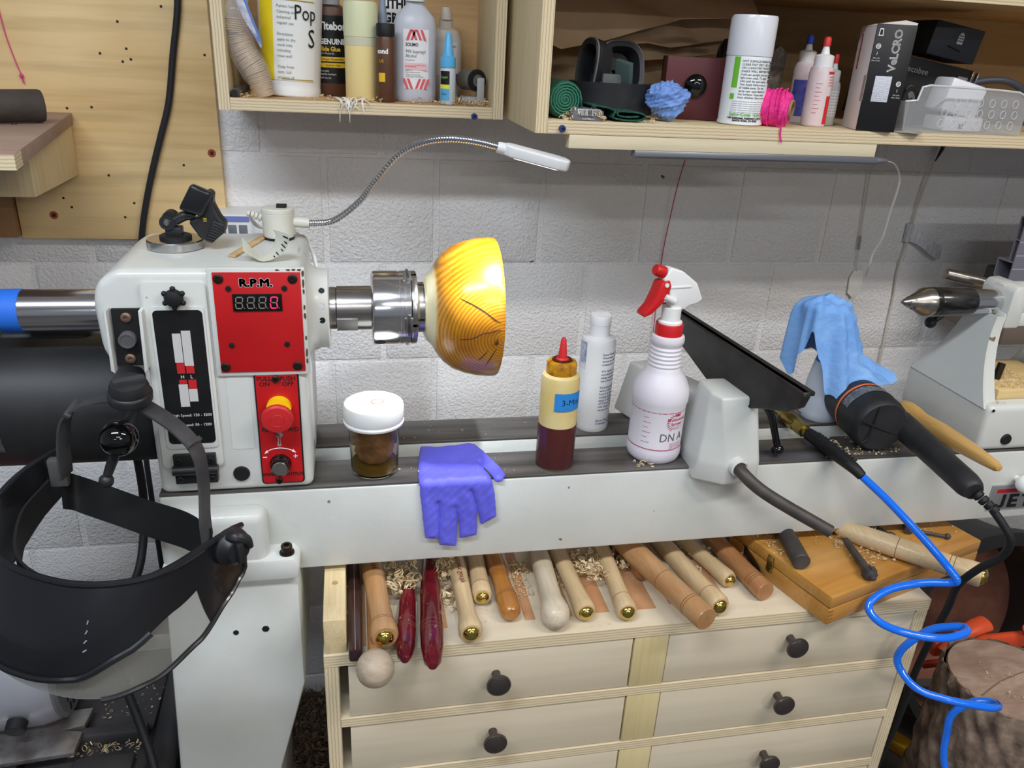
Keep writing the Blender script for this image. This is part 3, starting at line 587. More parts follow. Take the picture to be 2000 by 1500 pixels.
# popsicle stick, curled tape measure strip, organiser case, cord
st = B().prism([(-.055, -.0045), (-.052, -.0052), (.05, -.0052), (.054, -.003), (.054, .003), (.05, .0052), (-.052, .0052), (-.055, .0035)], 0, .0022, TR(-.1315, .015, HT+.0002, 0, 0, 75), .0005, plane='XY').out('wooden_stick', wood('stick_wood', (196, 160, 110), (212, 180, 132), 'X', 8, .6))
tag(st, 'flat tan craft stick lying on top of the headstock under the curled strip', 'stick')
tape = mk('tape_strip', (206, 206, 192), .4, var=(30, (196, 192, 176)))
w0, w1 = V((-.1215, -.048, HT+.0012)), V((-.0985, .004, HT))
TP = thing('curled_tape_strip', 'curled off white strip of measuring tape with black tick marks beside the lamp base', 'tape strip', (-.11, -.03, HT), world=True)
EA = crom([(-.129, -.062, .3006), (-.1173, -.062, .2928), (-.109, -.062, .2885), (-.0985, -.062, .2905), (-.0878, -.062, .2964), (-.0803, -.062, .3055), (-.076, -.062, .320)], 5)
EB = crom([(-.1317, -.040, .3116), (-.1213, -.040, .2975), (-.1132, -.040, .2892), (-.106, -.040, .2915), (-.0978, -.040, .3014), (-.0941, -.040, .3124), (-.0965, -.040, .3209)], 5)
s_ = B().grid(lambda u, v: EA[round(u*30)].lerp(EB[round(u*30)], v), 30, 2).solid(.0005).out('strip', tape, TP)
for k, i in enumerate((17, 19, 22, 24, 26, 28)):
    B().grid(lambda u, v: EA[i].lerp(EA[i+1], .6*u).lerp(EB[i].lerp(EB[i+1], .6*u), .02+v*(.35 if k % 2 else .22))+V((-.0006, -.0008, .0004)), 1, 2).out('tick_mark', ink, s_, smooth=0)
WC = thing('organizer_case', 'small white plastic organizer case with clear drawers behind the headstock', 'case', (-.19, .48, .205), world=True)
B().rng((-.240, .440, .150), (-.158, .5185, .240), .002).out('case_body', whitep, WC)
for x in (-.234, -.216, -.198): B().rng((x, .4385, .206), (x+.014, .4402, .222), .001).out('drawer_window', mk('smoked_clear', (120, 124, 130), .2), WC)
B().rng((-.228, .4388, .2275), (-.180, .440, .2370)).out('paper_label', mk('blue_print', (120, 130, 190), .6), WC)
B().rng((-.172, .430, .209), (-.152, .445, .2405), .001).out('latch', whitep, WC)
cb = B().tube([(-.132, .066, .3165), (-.137, .085, .312), (-.128, .108, .292), (-.092, .104, .290), (-.071, .101, .282), (-.0605, .1, .262), (-.0555, .1, .240), (-.0545, .104, .20)], .0026, 8, 6).out('lamp_cord', whitep)
tag(cb, 'thin white lamp cord drooping over the rear right corner of the headstock', 'cord')
# ================================================================ THINGS ON THE BED
def inside(p, poly):
    x, y = p; c = False; n = len(poly); j = n-1
    for i in range(n):
        xi, yi = poly[i]; xj, yj = poly[j]
        if (yi > y) != (yj > y) and x < (xj-xi)*(y-yi)/(yj-yi)+xi: c = not c
        j = i
    return c
def edist(p, poly):
    d = 9; n = len(poly)
    for i in range(n):
        ax, ay = poly[i]; bx, by = poly[(i+1) % n]; vx, vy = bx-ax, by-ay; t = max(0, min(1, ((p[0]-ax)*vx+(p[1]-ay)*vy)/(vx*vx+vy*vy+1e-12)))
        d = min(d, math.hypot(p[0]-ax-vx*t, p[1]-ay-vy*t))
    return d
def puff(poly, cell, thick, fn, wr=0, seed=1):
    """a soft flat pouch of outline poly, mapped into space by fn(u, v, h)"""
    rnd = random.Random(seed); ph = [rnd.uniform(0, 6) for _ in range(8)]
    xs = [p[0] for p in poly]; ys = [p[1] for p in poly]; x0, y0 = min(xs), min(ys); nx = int((max(xs)-x0)/cell)+1; ny = int((max(ys)-y0)/cell)+1
    keep = {(i, j) for i in range(nx) for j in range(ny) if inside((x0+(i+.5)*cell, y0+(j+.5)*cell), poly)}
    pts = {}
    for i, j in keep:
        for a in (0, 1):
            for c in (0, 1): pts.setdefault((i+a, j+c), None)
    co = {}
    bnd = set()
    for k in pts:
        i, j = k; co[k] = [x0+i*cell, y0+j*cell]
        if not all((i-a, j-c) in keep for a in (0, 1) for c in (0, 1)): bnd.add(k)
    for _ in range(4):   # smooth the stair-stepped rim
        new = {}
        for k in bnd:
            nb = [co[(k[0]+a, k[1]+c)] for a in (-1, 0, 1) for c in (-1, 0, 1) if (a or c) and (k[0]+a, k[1]+c) in bnd]
            if len(nb) >= 2: new[k] = [(co[k][q]+sum(m[q] for m in nb)/len(nb))/2 for q in (0, 1)]
        co.update(new)
    vs = []; ti = {}; bi = {}
    for k, (x, y) in co.items():
        e = edist((x, y), poly); h = 0 if k in bnd else thick*min(1, (e/(thick*1.6))**.5)
        w = wr*(math.sin(x*210+ph[0]+2*math.sin(y*90+ph[1]))+.7*math.sin(y*330+ph[2]+2*math.sin(x*160+ph[3]))+.5*math.sin((x+y)*480+ph[4])) if k not in bnd else 0
        ti[k] = len(vs); vs.append(fn(x, y, h+w))
        if k in bnd: bi[k] = ti[k]
        else: bi[k] = len(vs); vs.append(fn(x, y, -h*.15))
    fs = []
    for i, j in keep:
        q = [(i, j), (i+1, j), (i+1, j+1), (i, j+1)]
        fs.append([ti[k] for k in q]); fs.append([bi[k] for k in q][::-1])
    return B().add(vs, fs)
# jar with rag
J = thing('lidded_jar', 'clear jar with white screw lid holding a brown finish soaked rag', 'jar', (.0155, -.054, .0005))
clear = mk('clear_plastic', (238, 232, 214), .08, trans=1, ior=1.2)
B().lathe([(0, 0), (.0275, 0), (.0305, .003), (.0312, .008), (.0330, .060), (.0330, .078), (.0318, .078), (.0318, .060), (.0300, .009), (.0285, .004), (0, .003)], n=48).out('jar_body', clear, J)
B().lathe([(.0300, .0), (.0386, .0), (.0394, .003), (.0382, .0055), (.0388, .0065), (.0390, .0235), (.0378, .0268), (.0355, .0278), (.0345, .0266), (.0, .0262)], (0, 0, .072), n=56).out('lid', mk('lid_white', (226, 227, 226), .4, var=(16, (214, 212, 202))), J)
B().tube([(.006, -.004, .0985), (.013, .001, .0985), (.010, .009, .0985), (.001, .009, .0985), (-.003, .002, .0985), (.002, -.004, .0985)], .0004, 6, 5).out('lid_scratch', mk('amber_stain', (150, 110, 60), .6), J)
B().lathe([(0, .0032), (.0282, .0045), (.0298, .009), (.0300, .016), (0, .016)], n=40).out('varnish', mk('varnish', (150, 120, 40), .1, trans=.6), J)
ragb = mk('brown_rag', (156, 116, 82), .8, var=(45, (104, 70, 44)), bump=(70, .8))
def crump(c, r, sc, amp, seed, n=40, fr=(2, 2.5, 3.5, 4.5, 6, 8, 10, 13)):
    rnd = random.Random(seed); W = [(V((rnd.gauss(0, 1), rnd.gauss(0, 1), rnd.gauss(0, 1)))*f, rnd.uniform(0, 6), 1/f**.6) for f in fr]
    def fn(u, v):
        a = 2*PI*u; p = PI*v; d = V((math.sin(p)*math.cos(a), math.sin(p)*math.sin(a), math.cos(p)))
        k = 1+amp*sum(g*(1-2*abs(math.sin(w.dot(d)+ph))) for w, ph, g in W)
        return V(c)+V((d.x*sc[0], d.y*sc[1], d.z*sc[2]))*(r*k)
    b = B().grid(fn, n, n); bmesh.ops.remove_doubles(b.bm, verts=list(b.bm.verts), dist=1e-6); return b
B().bm.free()
crump((0, 0, .0405), .0262, (1.02, 1.02, 1.24), .045, 3, 70).out('rag', ragb, J, smooth=60)
# purple glove over the front edge
GP = [(.081, .0), (.075, .04), (.071, .09), (.0725, .115), (.0795, .183), (.0975, .185), (.0985, .15), (.0962, .128), (.0985, .14), (.0985, .195), (.1225, .199), (.1228, .15), (.1200, .136), (.1255, .16), (.126, .187), (.1505, .183), (.1485, .14), (.1405, .112), (.148, .13), (.155, .167), (.1765, .155), (.172, .115), (.163, .08), (.1585, .056), (.165, .075), (.172, .100), (.181, .102), (.188, .090), (.183, .065), (.168, .02), (.160, .0), (.150, -.004), (.130, .001), (.105, .003)]
def gl(u, v, h):
    e = .0925; R0 = .006
    if v < e+.0: return (u, .001-v+.0*h, .0016+h)
    a = min((v-e)/R0, PI/2)
    y = .001-e-R0*math.sin(a); z = -(R0-R0*math.cos(a))+.0016
    if v-e > R0*PI/2: z -= (v-e)-R0*PI/2
    # hanging part stands off the casting
    return (u, y-h*math.sin(a)-.0006, z+h*math.cos(a))
puff(GP, .0012, .0042, gl, .00022, 5).out('nitrile_glove', mk('violet_nitrile', (106, 106, 228), .5, var=(14, (96, 94, 214)), bump=(70, .5, (1, .4, .4), .004))).name = 'nitrile_glove'
tag(bpy.data.objects['nitrile_glove'], 'violet blue nitrile glove draped over the front edge of the lathe bed', 'glove')
# amber squeeze bottle with blue tape
S3 = thing('squeeze_bottle', 'squeeze bottle of brown liquid with red nozzle and blue tape label', 'bottle', (.2625, -.0600, .0005))
B().lathe([(0, 0), (.0245, 0), (.0258, .002), (.026, .005), (.026, .128), (.0245, .134), (.0205, .137), (0, .137)], n=44).out('bottle_body', mk('amber_ldpe', (214, 196, 140), .4, var=(20, (204, 178, 104))), S3)
B().lathe([(.0263, .0015), (.0265, .004), (.0265, .064)], n=44).out('liquid', mk('brown_liquid', (84, 40, 34), .25, var=(10, (74, 34, 38))), S3)
B().lathe([(.0195, .133), (.0205, .135), (.0205, .150), (.019, .153), (.007, .156), (0, .156)], n=36).out('collar', mk('stained_collar', (206, 150, 30), .3, var=(60, (120, 64, 10))), S3)
B().lathe([(.0105, .1545), (.0075, .157), (.0062, .158), (.0035, .183), (.0022, .1855), (0, .186)], n=24).out('nozzle', mk('nozzle_red', (196, 40, 42), .45), S3)
B().lathe([(.004, .1556), (.012, .1566), (.014, .1552)], n=20).out('residue', mk('residue', (64, 26, 10), .2), S3)
patch(.0268, -28, 62, .090, .116).out('tape_label', mk('painters_tape', (40, 130, 206), .7, bump=(120, .3)), S3)
text('3-Mm', .012, ink, S3, TR(0, 0, .1025), wrap=(.02695, 22))
# white oil bottle
OB = thing('oil_bottle', 'tall white plastic oil bottle with flip cap and blue print', 'bottle', (.3475, .050, .0005))
B().lathe([(0, 0), (.0245, 0), (.0258, .003), (.026, .008), (.026, .138), (.0235, .145), (.014, .1485), (0, .1485)], n=44).out('bottle_body', whitep, OB)
B().lathe([(.0150, .1475), (.0152, .166), (.0156, .1665), (.0158, .178), (.0148, .180), (0, .181)], n=36).out('flip_cap', mk('cap_white', (240, 240, 240), .4), OB)
bl_ink = mk('navy_print', (52, 56, 120), .6)
for k, s in enumerate(['Snow River Products,', 'Wisconsin, is dedicated', 'wood products. Our oil', 'created to preserve', '', 'We highly recommend', 'woodenware frequent', 'oiling will preserve', 'ware from splitting', '', 'Directions for use:', 'with a mild detergent', 'board to soak. Dry', 'cutting board, and', 'apply a small amount', 'of Wood Oil with a', 'soft cloth. Remove', 'excess oil.']):
    if s: text(s, .0048, bl_ink, OB, TR(0, 0, .126-k*.0052), wrap=(.02615, 0), align='LEFT', bold=.00008)
for k, s in enumerate(['Snow River Products', 'Crandon, Wisconsin']): text(s, .0050, bl_ink, OB, TR(0, 0, .020-k*.005), wrap=(.02615, -4), align='LEFT', bold=.0001)
patch(.02612, -92, -56, .10, .142).out('side_label', mk('teal_label', (70, 110, 160), .5, var=(60, (230, 230, 230))), OB)
# spray bottle
SB = thing('spray_bottle', 'clear trigger spray bottle with red collar and handwritten DNA', 'spray bottle', (.4125, -.047, .0005))
frost = mk('frosted_plastic', (226, 222, 228), .4, var=(9, (216, 210, 220)), sss=0)
prof_s = [(0, 0), (.033, 0), (.0365, .003), (.0385, .009), (.0385, .018), (.0375, .021), (.0378, .085), (.0392, .089), (.0396, .098), (.0385, .108), (.034, .119), (.0272, .129), (.0245, .134)]
for k in range(6): prof_s += [(.0240-.0004*k, .136+.0058*k), (.0226-.0004*k, .1388+.0058*k)]
prof_s += [(.0214, .171), (.0228, .173), (.0232, .178), (.0222, .182), (.018, .184), (0, .184)]
B().lathe(prof_s, n=48).out('bottle_body', frost, SB)
b = B(); b.lathe([(.0180, .182), (.0188, .183), (.0188, .1985), (.018, .2), (.0, .2)], n=36)
b.out('collar', redp, SB)
b = B(); b.lathe([(.0165, .199), (.0165, .2025), (.0132, .2045), (.0132, .222), (0, .222)], n=32).out('neck', whitep, SB)
Ms = Matrix.Translation((0, 0, 0)) @ Matrix.Rotation(R(10), 4, 'Z')
B().prism([(-.014, .278), (.006, .272), (.030, .255), (.042, .232), (.034, .226), (.022, .224), (.016, .219), (-.004, .219), (-.008, .236), (-.014, .246), (-.022, .262)], -.0085, .0085, Ms, .0025, 3).out('sprayer_head', whitep, SB)
B().cyl((-.019, -.0092, .240), (-.003, -.0092, .232), .0042, M=Ms).out('pump_barrel', whitep, SB)
B().rng((-.012, -.0098, .250), (.020, -.0080, .2525), .0005, Ms @ TR(0, 0, 0, 0, 0, 0)).out('body_rib', whitep, SB)
B().prism([(-.0270, .259), (-.0145, .262), (-.0110, .253), (-.0140, .240), (-.0235, .228), (-.0360, .2165), (-.0470, .2125), (-.0485, .2165), (-.0385, .228), (-.0310, .246)], -.0105, .0105, Ms, .002).out('trigger', redp, SB)
B().lathe([(.0078, 0), (.0080, .010), (.0068, .0145), (0, .0155)], (-.0195, 0, .2700), (-1, 0, .36), 20, Ms).out('nozzle', redp, SB)
B().cyl((-.0190, -.0118, .2555), (-.0190, .0118, .2555), .0030, M=Ms).out('pivot_pin', whitep, SB)
cr = mk('crimson_print', (180, 36, 76), .6); pen = mk('grey_marker', (96, 92, 96), .7)
for z in (.0235, .0795): B().lathe([(.03852 if z < .03 else .0379, z), (.03855 if z < .03 else .03795, z+.0011)], n=30, ang=(0, 2*PI*.999)).out('print_line', cr, SB, smooth=0)
for k in range(6): patch(.0380, -52, -34 if k % 2 == 0 else -40, .034+k*.0075, .0346+k*.0075, 4).out('scale_mark', cr, SB, smooth=0)
text('Professional', .0066, cr, SB, TR(0, 0, .0700), wrap=(.0380, 24), bold=.0001); text('Sprayer', .0066, cr, SB, TR(0, 0, .0635), wrap=(.0380, 24), bold=.0001)
patch(.0380, 8, 40, .0585, .0589, 8).out('print_rule', cr, SB, smooth=0); text('SPRAYCO', .0030, cr, SB, TR(0, 0, .0560), wrap=(.0380, 24))
for k in range(9):   # laurel
    a = R(120+k*14); B().prism([(-.0030, 0), (0, .0007), (.0030, 0), (0, -.0007)], -.0001, .0001, Matrix.Translation((0, 0, .0655)) @ TR(.0380*math.sin(R(24)+(.0145*math.cos(a))/.038), -.0382*math.cos(R(24)+(.0145*math.cos(a))/.038), .0125*math.sin(a), 0, 25-k*9, 10)).out('laurel_leaf', cr, SB, smooth=0)
b = B(); b.prism([(-.004, 0), (.004, 0), (.0052, .005), (.0024, .0022), (0, .0060), (-.0024, .0022), (-.0052, .005)], -.0001, .0001, TR(.0380*math.sin(R(24)), -.0382*math.cos(R(24)), .0750, 0, 0, 24)); b.out('crown_mark', cr, SB, smooth=0)
text('DN A', .0175, pen, SB, TR(0, 0, .0425), wrap=(.0380, 16), sx=.9)
for k, s in enumerate(('Assorted Solvents', 'Industrial Strength', '32 Fl. Oz. (946ml)')): text(s, .0030, cr, SB, TR(0, 0, .0330-k*.0032), wrap=(.0380, 28))
# frosted spray bottle under a blue rag
RB = thing('frosted_bottle', 'frosted white spray bottle with blue top standing under the blue shop rag', 'bottle', (.737, .052, .0005))
B().lathe([(0, 0), (.030, 0), (.0325, .004), (.033, .012), (.0285, .06), (.0225, .095), (.018, .105), (0, .105)], n=36).out('bottle_body', mk('frosted_grey', (196, 202, 212), .45), RB)
B().lathe([(.0226, .094), (.0190, .108), (.014, .118), (.014, .135), (0, .135)], n=28).out('shoulder_cap', mk('royal_blue', (34, 92, 206), .45), RB)
B().prism([(-.035, .168), (.028, .168), (.03, .150), (.012, .134), (-.012, .134), (-.02, .15)], -.010, .010, TR(-.02, 0, 0), .003).out('sprayer_head', whitep, RB)
rag_m = mk('shop_towel_blue', (112, 160, 222), .8, var=(16, (136, 182, 236)), bump=(120, .4))
def ragfn(u, v):
    th = 2*PI*u; key = [(0, .150), (40, .135), (75, .13), (110, .13), (150, .13), (180, .150), (205, .105), (228, .065), (246, .110), (262, .170), (285, .172), (305, .150), (325, .158), (345, .165), (360, .150)]
    dg = math.degrees(th); Lm = .13
    for (a0, l0), (a1, l1) in zip(key, key[1:]):
        if a0 <= dg <= a1: s = (dg-a0)/(a1-a0); s = s*s*(3-2*s); Lm = l0+(l1-l0)*s; break
    t = v; fold = math.sin(th*5+.8)*.5+math.sin(th*9+2)*.3+math.sin(th*14+t*3)*.15
    s = t*Lm; r = .0004+.0376*min(s/.030, 1)**.6+(.20+.10*math.cos(th-.15))*max(s-.018, 0)
    r *= 1+.22*fold*min(1, s/.05)
    z = .2045-(s**2/.07 if s < .035 else .0175+(s-.035)*.94)+.004*math.sin(th*2+1)*(1-t)
    x = .700+.10*max(s-.02, 0)+r*math.cos(th)*1.0; y = .045+r*math.sin(th)*.82
    z += .0016*math.sin(x*260+2*math.sin(z*170))+.0012*math.sin(y*310+z*260)
    if dg > 300 and s > .12: x += (s-.12)*1.4
    return (x, y, max(z, .048))
rg = B().grid(ragfn, 120, 44); bmesh.ops.remove_doubles(rg.bm, verts=list(rg.bm.verts), dist=1e-5)
ro = rg.solid(.0009).out('shop_rag', rag_m, smooth=70); tag(ro, 'crumpled light blue shop rag draped over the frosted spray bottle', 'rag')
# air line: brass coupler, sleeve, blue hose
AH = thing('air_hose', 'bright blue coiled air hose with brass coupler lying across the bed', 'hose', (.67, -.03, .012), world=True)
oldbrass = mk('tarnished_brass', (176, 156, 82), .3, .95, var=(50, (140, 122, 66)))
a0 = V((.664, .028, .0125)); dd = V((.005, -.08, 0)).normalized()
B().lathe([(0, 0), (.0105, 0), (.0112, .002), (.0112, .028), (.0105, .030), (0, .03)], a0, dd, 26).out('coupler_sleeve', oldbrass, AH)
B().lathe([(0, 0), (.0110, 0), (.0110, .022), (0, .022)], a0+dd*.030, dd, 6).out('hex_nut', oldbrass, AH, smooth=20)
B().lathe([(0, 0), (.0072, 0), (.0072, .012), (0, .012)], a0+dd*.052, dd, 18).out('hose_tail', oldbrass, AH)
b = B(); b.lathe([(0, 0), (.0082, 0), (.0092, .008), (0, .01)], a0-dd*.012, dd, 6); b.lathe([(0, 0), (.006, 0), (.006, .03), (0, .03)], a0-dd*.04, dd, 14); b.out('inlet_fitting', oldbrass, AH, smooth=20)
B().tube([a0+V((.004, .005, .006)), a0+V((.012, -.004, .012)), a0+V((.016, -.012, .010))], .0022, 8, 3).out('wire_clip', chrome, AH)
b = B(); b.tube([a0+dd*.062, a0+dd*.09+V((0, 0, .001)), V((.6725, -.105, .0135)), V((.679, -.135, .010)), V((.686, -.148, .003))], [.0095, .0105, .0098, .0085, .0070], 18, 6); sl = b.out('rubber_sleeve', blackm, AH)
P = crom([a0+dd*.068, a0+dd*.09+V((0, 0, .001)), V((.6725, -.105, .0135)), V((.679, -.135, .010))], 5)
for i in range(2, len(P)-1):
    for sgn in (-1, 1):
        B().box((0, 0, 0), (.004, .0018, .0022), Matrix.Translation(P[i]+V((sgn*.0070, 0, .0072))), .0005).out('sleeve_rib', blackm, sl)
hosep = [(.686, -.148, .003), (.717, -.173, -.024), (.7545, -.205, -.0615), (.7825, -.232, -.0925), (.7925, -.248, -.1075), (.790, -.243, -.117), (.7605, -.224, -.1295), (.7215, -.213, -.146), (.6935, -.217, -.1665), (.7005, -.238, -.180), (.7300, -.262, -.183), (.772, -.274, -.185), (.812, -.269, -.186), (.826, -.255, -.189), (.8150, -.241, -.198), (.7950, -.227, -.215), (.7720, -.216, -.255), (.7700, -.220, -.282), (.7830, -.250, -.299), (.8180, -.272, -.304), (.8750, -.287, -.312), (.9080, -.277, -.326), (.9200, -.257, -.339), (.9010, -.241, -.352), (.8840, -.231, -.384), (.8800, -.236, -.412), (.885, -.245, -.47), (.91, -.27, -.52), (.98, -.28, -.53), (1.02, -.26, -.545), (.99, -.22, -.57), (.93, -.22, -.62), (.94, -.25, -.72), (.95, -.27, -.90)]
HOSE = hosep
B().tube(hosep, .0056, 14, 9).out('hose', mk('blue_hose', (22, 112, 234), .12, coat=.5), AH)
# heat gun
HG = thing('heat_gun', 'black heat gun with round fan housing and orange warning label resting on the bed', 'heat gun', (.765, -.04, 0), world=True)
hgm = mk('heat_gun_black', (30, 30, 32), .55, var=(16, (44, 44, 46)), bump=(80, .12))
ha = V((.762, .03, .0475)); hd_ = V((-.01, -.12, -.004)).normalized()
dm = B().lathe([(0, -.012), (.034, -.012), (.0375, -.004), (.040, .02), (.0425, .05), (.0428, .098), (.041, .108), (.037, .1125), (0, .1135)], ha, hd_, 44).out('fan_housing', hgm, HG)
B().lathe([(.0427, .053), (.0428, .0575)], ha+V((0, 0, .0004)), hd_, 40, sx=1.012, sy=1.012).out('orange_band', mk('warning_orange', (230, 112, 60), .5), HG)
B().lathe([(.0428, .060), (.0430, .078)], ha, hd_, 20, ang=(R(40), R(160)), sx=1.01, sy=1.01).out('spec_label', mk('label_grey', (120, 124, 130), .5, var=(160, (70, 74, 80))), HG)
fx = ha+hd_*.1135
for pts in ([(-.036, 0, .012), (0, -.0005, -.003), (.036, 0, -.016)], [(-.013, 0, .034), (-.020, -.0005, -.012), (-.028, 0, -.024)]):
    B().tube([fx+V(p) for p in pts], .0013, 6, 4).out('cap_groove', blackm, dm)
b = B(); b.tube([(.802, -.055, .036), (.800, -.09, .034), (.794, -.16, .030), (.788, -.222, .027), (.786, -.238, .025)], [.020, .0195, .0180, .0175, .0125], 20, 6); b.out('handle', hgm, HG)
b = B()
for k in range(4): b.lathe([(.0055, 0), (.0078-.0005*k, .001), (.0074-.0005*k, .006), (.0052, .0075)], V((.788, -.240, .0235))+V((.0035, -.0068, -.0035))*k, (.0035, -.0068, -.0035), 14)
b.out('strain_relief', blackm, HG)
cordp = [(.798, -.262, .012), (.808, -.276, -.004), (.8165, -.285, -.022), (.819, -.279, -.05), (.809, -.26, -.084), (.812, -.235, -.13), (.832, -.212, -.19), (.843, -.19, -.27), (.850, -.175, -.35), (.856, -.165, -.46), (.850, -.155, -.6), (.845, -.14, -.75), (.87, -.10, -.918)]
B().tube(cordp, .0053, 12, 7).out('power_cord', blackm, HG)
# loose wooden handle
lw = wood('honey_ash', (196, 152, 84), (210, 170, 104), 'Y', 9, .35, 12, coat=.3)
o = B().lathe([(0, 0), (.010, .001), (.0142, .006), (.0160, .018), (.0155, .034), (.0125, .055), (.0128, .075), (.0140, .105), (.0128, .150), (.0098, .195), (.0072, .222), (.0045, .228), (0, .2295)], (.872, .033, .019), (-.012, -.226, .0125), 26).out('wooden_tool_handle', lw); tag(o, 'bare honey coloured wooden tool handle lying beside the tailstock base', 'tool handle')
# sawdust shavings on bed
# ================================================================ DRAWER CABINET AND TURNING TOOLS
birch = wood('birch_ply_face', (206, 191, 164), (214, 200, 175), 'X', 1.4, .55, 8, fine=.25)
birchy = wood('poplar_strip', (204, 184, 132), (212, 194, 146), 'Z', 2.2, .55, 10)
def ply_edge_mat(name, axis):
    m = bpy.data.materials.new(name); m.use_nodes = True; N = m.node_tree.nodes; L = m.node_tree.links; p = N['Principled BSDF']; p.inputs['Roughness'].default_value = .6
    tc = N.new('ShaderNodeTexCoord'); w = N.new('ShaderNodeTexWave'); w.bands_direction = axis; w.inputs['Scale'].default_value = 72; w.inputs['Distortion'].default_value = 1.6; w.inputs['Detail'].default_value = 2; w.inputs['Detail Scale'].default_value = 1.5
    L.new(tc.outputs['Object'], w.inputs[0]); r = N.new('ShaderNodeValToRGB'); e = r.color_ramp.elements; e[0].color = lin((196, 174, 138)); e[1].color = lin((222, 205, 170)); e[0].position = .05; e[1].position = .6
    L.new(w.outputs[0], r.inputs[0]); L.new(r.outputs[0], p.inputs['Base Color']); return m
pez = ply_edge_mat('ply_edge_layers_z', 'Z'); pex = ply_edge_mat('ply_edge_layers_x', 'X'); pey = ply_edge_mat('ply_edge_layers_y', 'Y')
CF, CT = -.19, -.19
CB = thing('drawer_cabinet', 'pale birch plywood drawer cabinet with round dark knobs under the lathe bed', 'cabinet', (.38, 0, -.93), world=True)
B().rng((-.057, CF, CT-.0185), (.822, .30, CT), .0006).out('top_panel', birch, CB)
B().rng((-.0569, CF-.0006, CT-.0183), (.8219, CF, CT-.0002)).out('top_edge', pez, CB, smooth=0)
for x0, x1 in ((-.057, -.039), (.804, .822)):
    B().rng((x0, CF+.001, -.93), (x1, .30, CT-.0186), .0004).out('side_panel', birch, CB)
    B().rng((x0+.0002, CF+.0002, -.93), (x1-.0002, CF+.001, CT-.0187)).out('side_edge', pex, CB, smooth=0)
B().rng((-.039, .29, -.93), (.804, .30, CT-.0186)).out('back_panel', birch, CB)
shadow_m = mk('cabinet_inside', (120, 104, 78), .8)
rows = [(-.2095, -.2985), (-.3135, -.4035), (-.4185, -.5085), (-.5235, -.6135), (-.6285, -.72)]
for z0, z1 in rows:
    B().rng((-.039, CF+.001, z1-.0148), (.804, .28, z1-.0004)).out('rail_shelf', birch, CB)
    B().rng((-.0388, CF-.0004, z1-.0146), (.8038, CF+.001, z1-.0006)).out('rail_edge', pez, CB, smooth=0)
    B().rng((.3620, CF+.0006, z1), (.4120, CF+.02, z0+.0006), .0004).out('divider', birchy, CB)
B().rng((-.039, CF+.0, -.93), (.804, .28, -.7352)).out('plinth', birch, CB)
knobm = mk('dark_bronze', (96, 88, 84), .34, .8)
for i, (z0, z1) in enumerate(rows):
    for c, (xa, xb) in enumerate(((-.0270, .3595), (.4135, .8020))):
        yo = (.0015, .002, .001)[(i+c) % 3]
        dr_ = B().rng((xa, CF+yo, z1+.0012), (xb, CF+.017, z0-.0004), .0006).out('drawer', birch, CB)
        B().rng((xa+.004, CF+.017, z1+.003), (xb-.004, .2, z0-.01)).out('drawer_box', shadow_m, dr_)
        kx, kz = ((.168, (-.2485, -.3535)[min(i, 1)] if i < 2 else (z0+z1)/2+.006), (.6025, (-.2385, -.3460, -.4660)[min(i, 2)] if i < 3 else (z0+z1)/2))[c]
        B().lathe([(.0062, 0), (.0055, .006), (.0070, .014), (.0145, .0185), (.0165, .0205), (.0168, .023), (.0158, .025), (.0140, .0246), (.013, .0252), (.004, .0266), (0, .0268)], (kx, CF+yo, kz), (0, -1, 0), 30).out('knob', knobm, dr_)
strip_m = mk('brown_strip', (176, 126, 86), .6, var=(30, (190, 142, 100)))  # thin brown strips on the cabinet top between the tools
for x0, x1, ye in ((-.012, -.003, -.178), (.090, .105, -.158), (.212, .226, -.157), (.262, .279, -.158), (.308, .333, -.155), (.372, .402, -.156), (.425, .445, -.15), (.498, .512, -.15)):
    B().rng((x0, ye, CT+.0001), (x1, .03, CT+.0013), .0003).out('top_strip', strip_m, CB)
lum = wood('sawn_pine', (208, 184, 138), (220, 198, 154), 'Y', 6, .65, 12)
LB = thing('lumber_block', 'short squared pine block on the left end of the cabinet top', 'wood block', (-.041, -.09, CT), world=True)
B().prism([(-.1875, -.1896), (-.1875, -.137), (-.1635, -.1325), (.10, -.1325), (.10, -.1896)], -.0555, -.0275, bev=.0012, plane='YZ').out('block', lum, LB)
B().lathe([(0, .0006), (.0038, .0006), (.004, 0)], (-.0412, -.118, -.1324), n=14).out('knot', mk('pine_knot', (176, 136, 90), .6), LB)
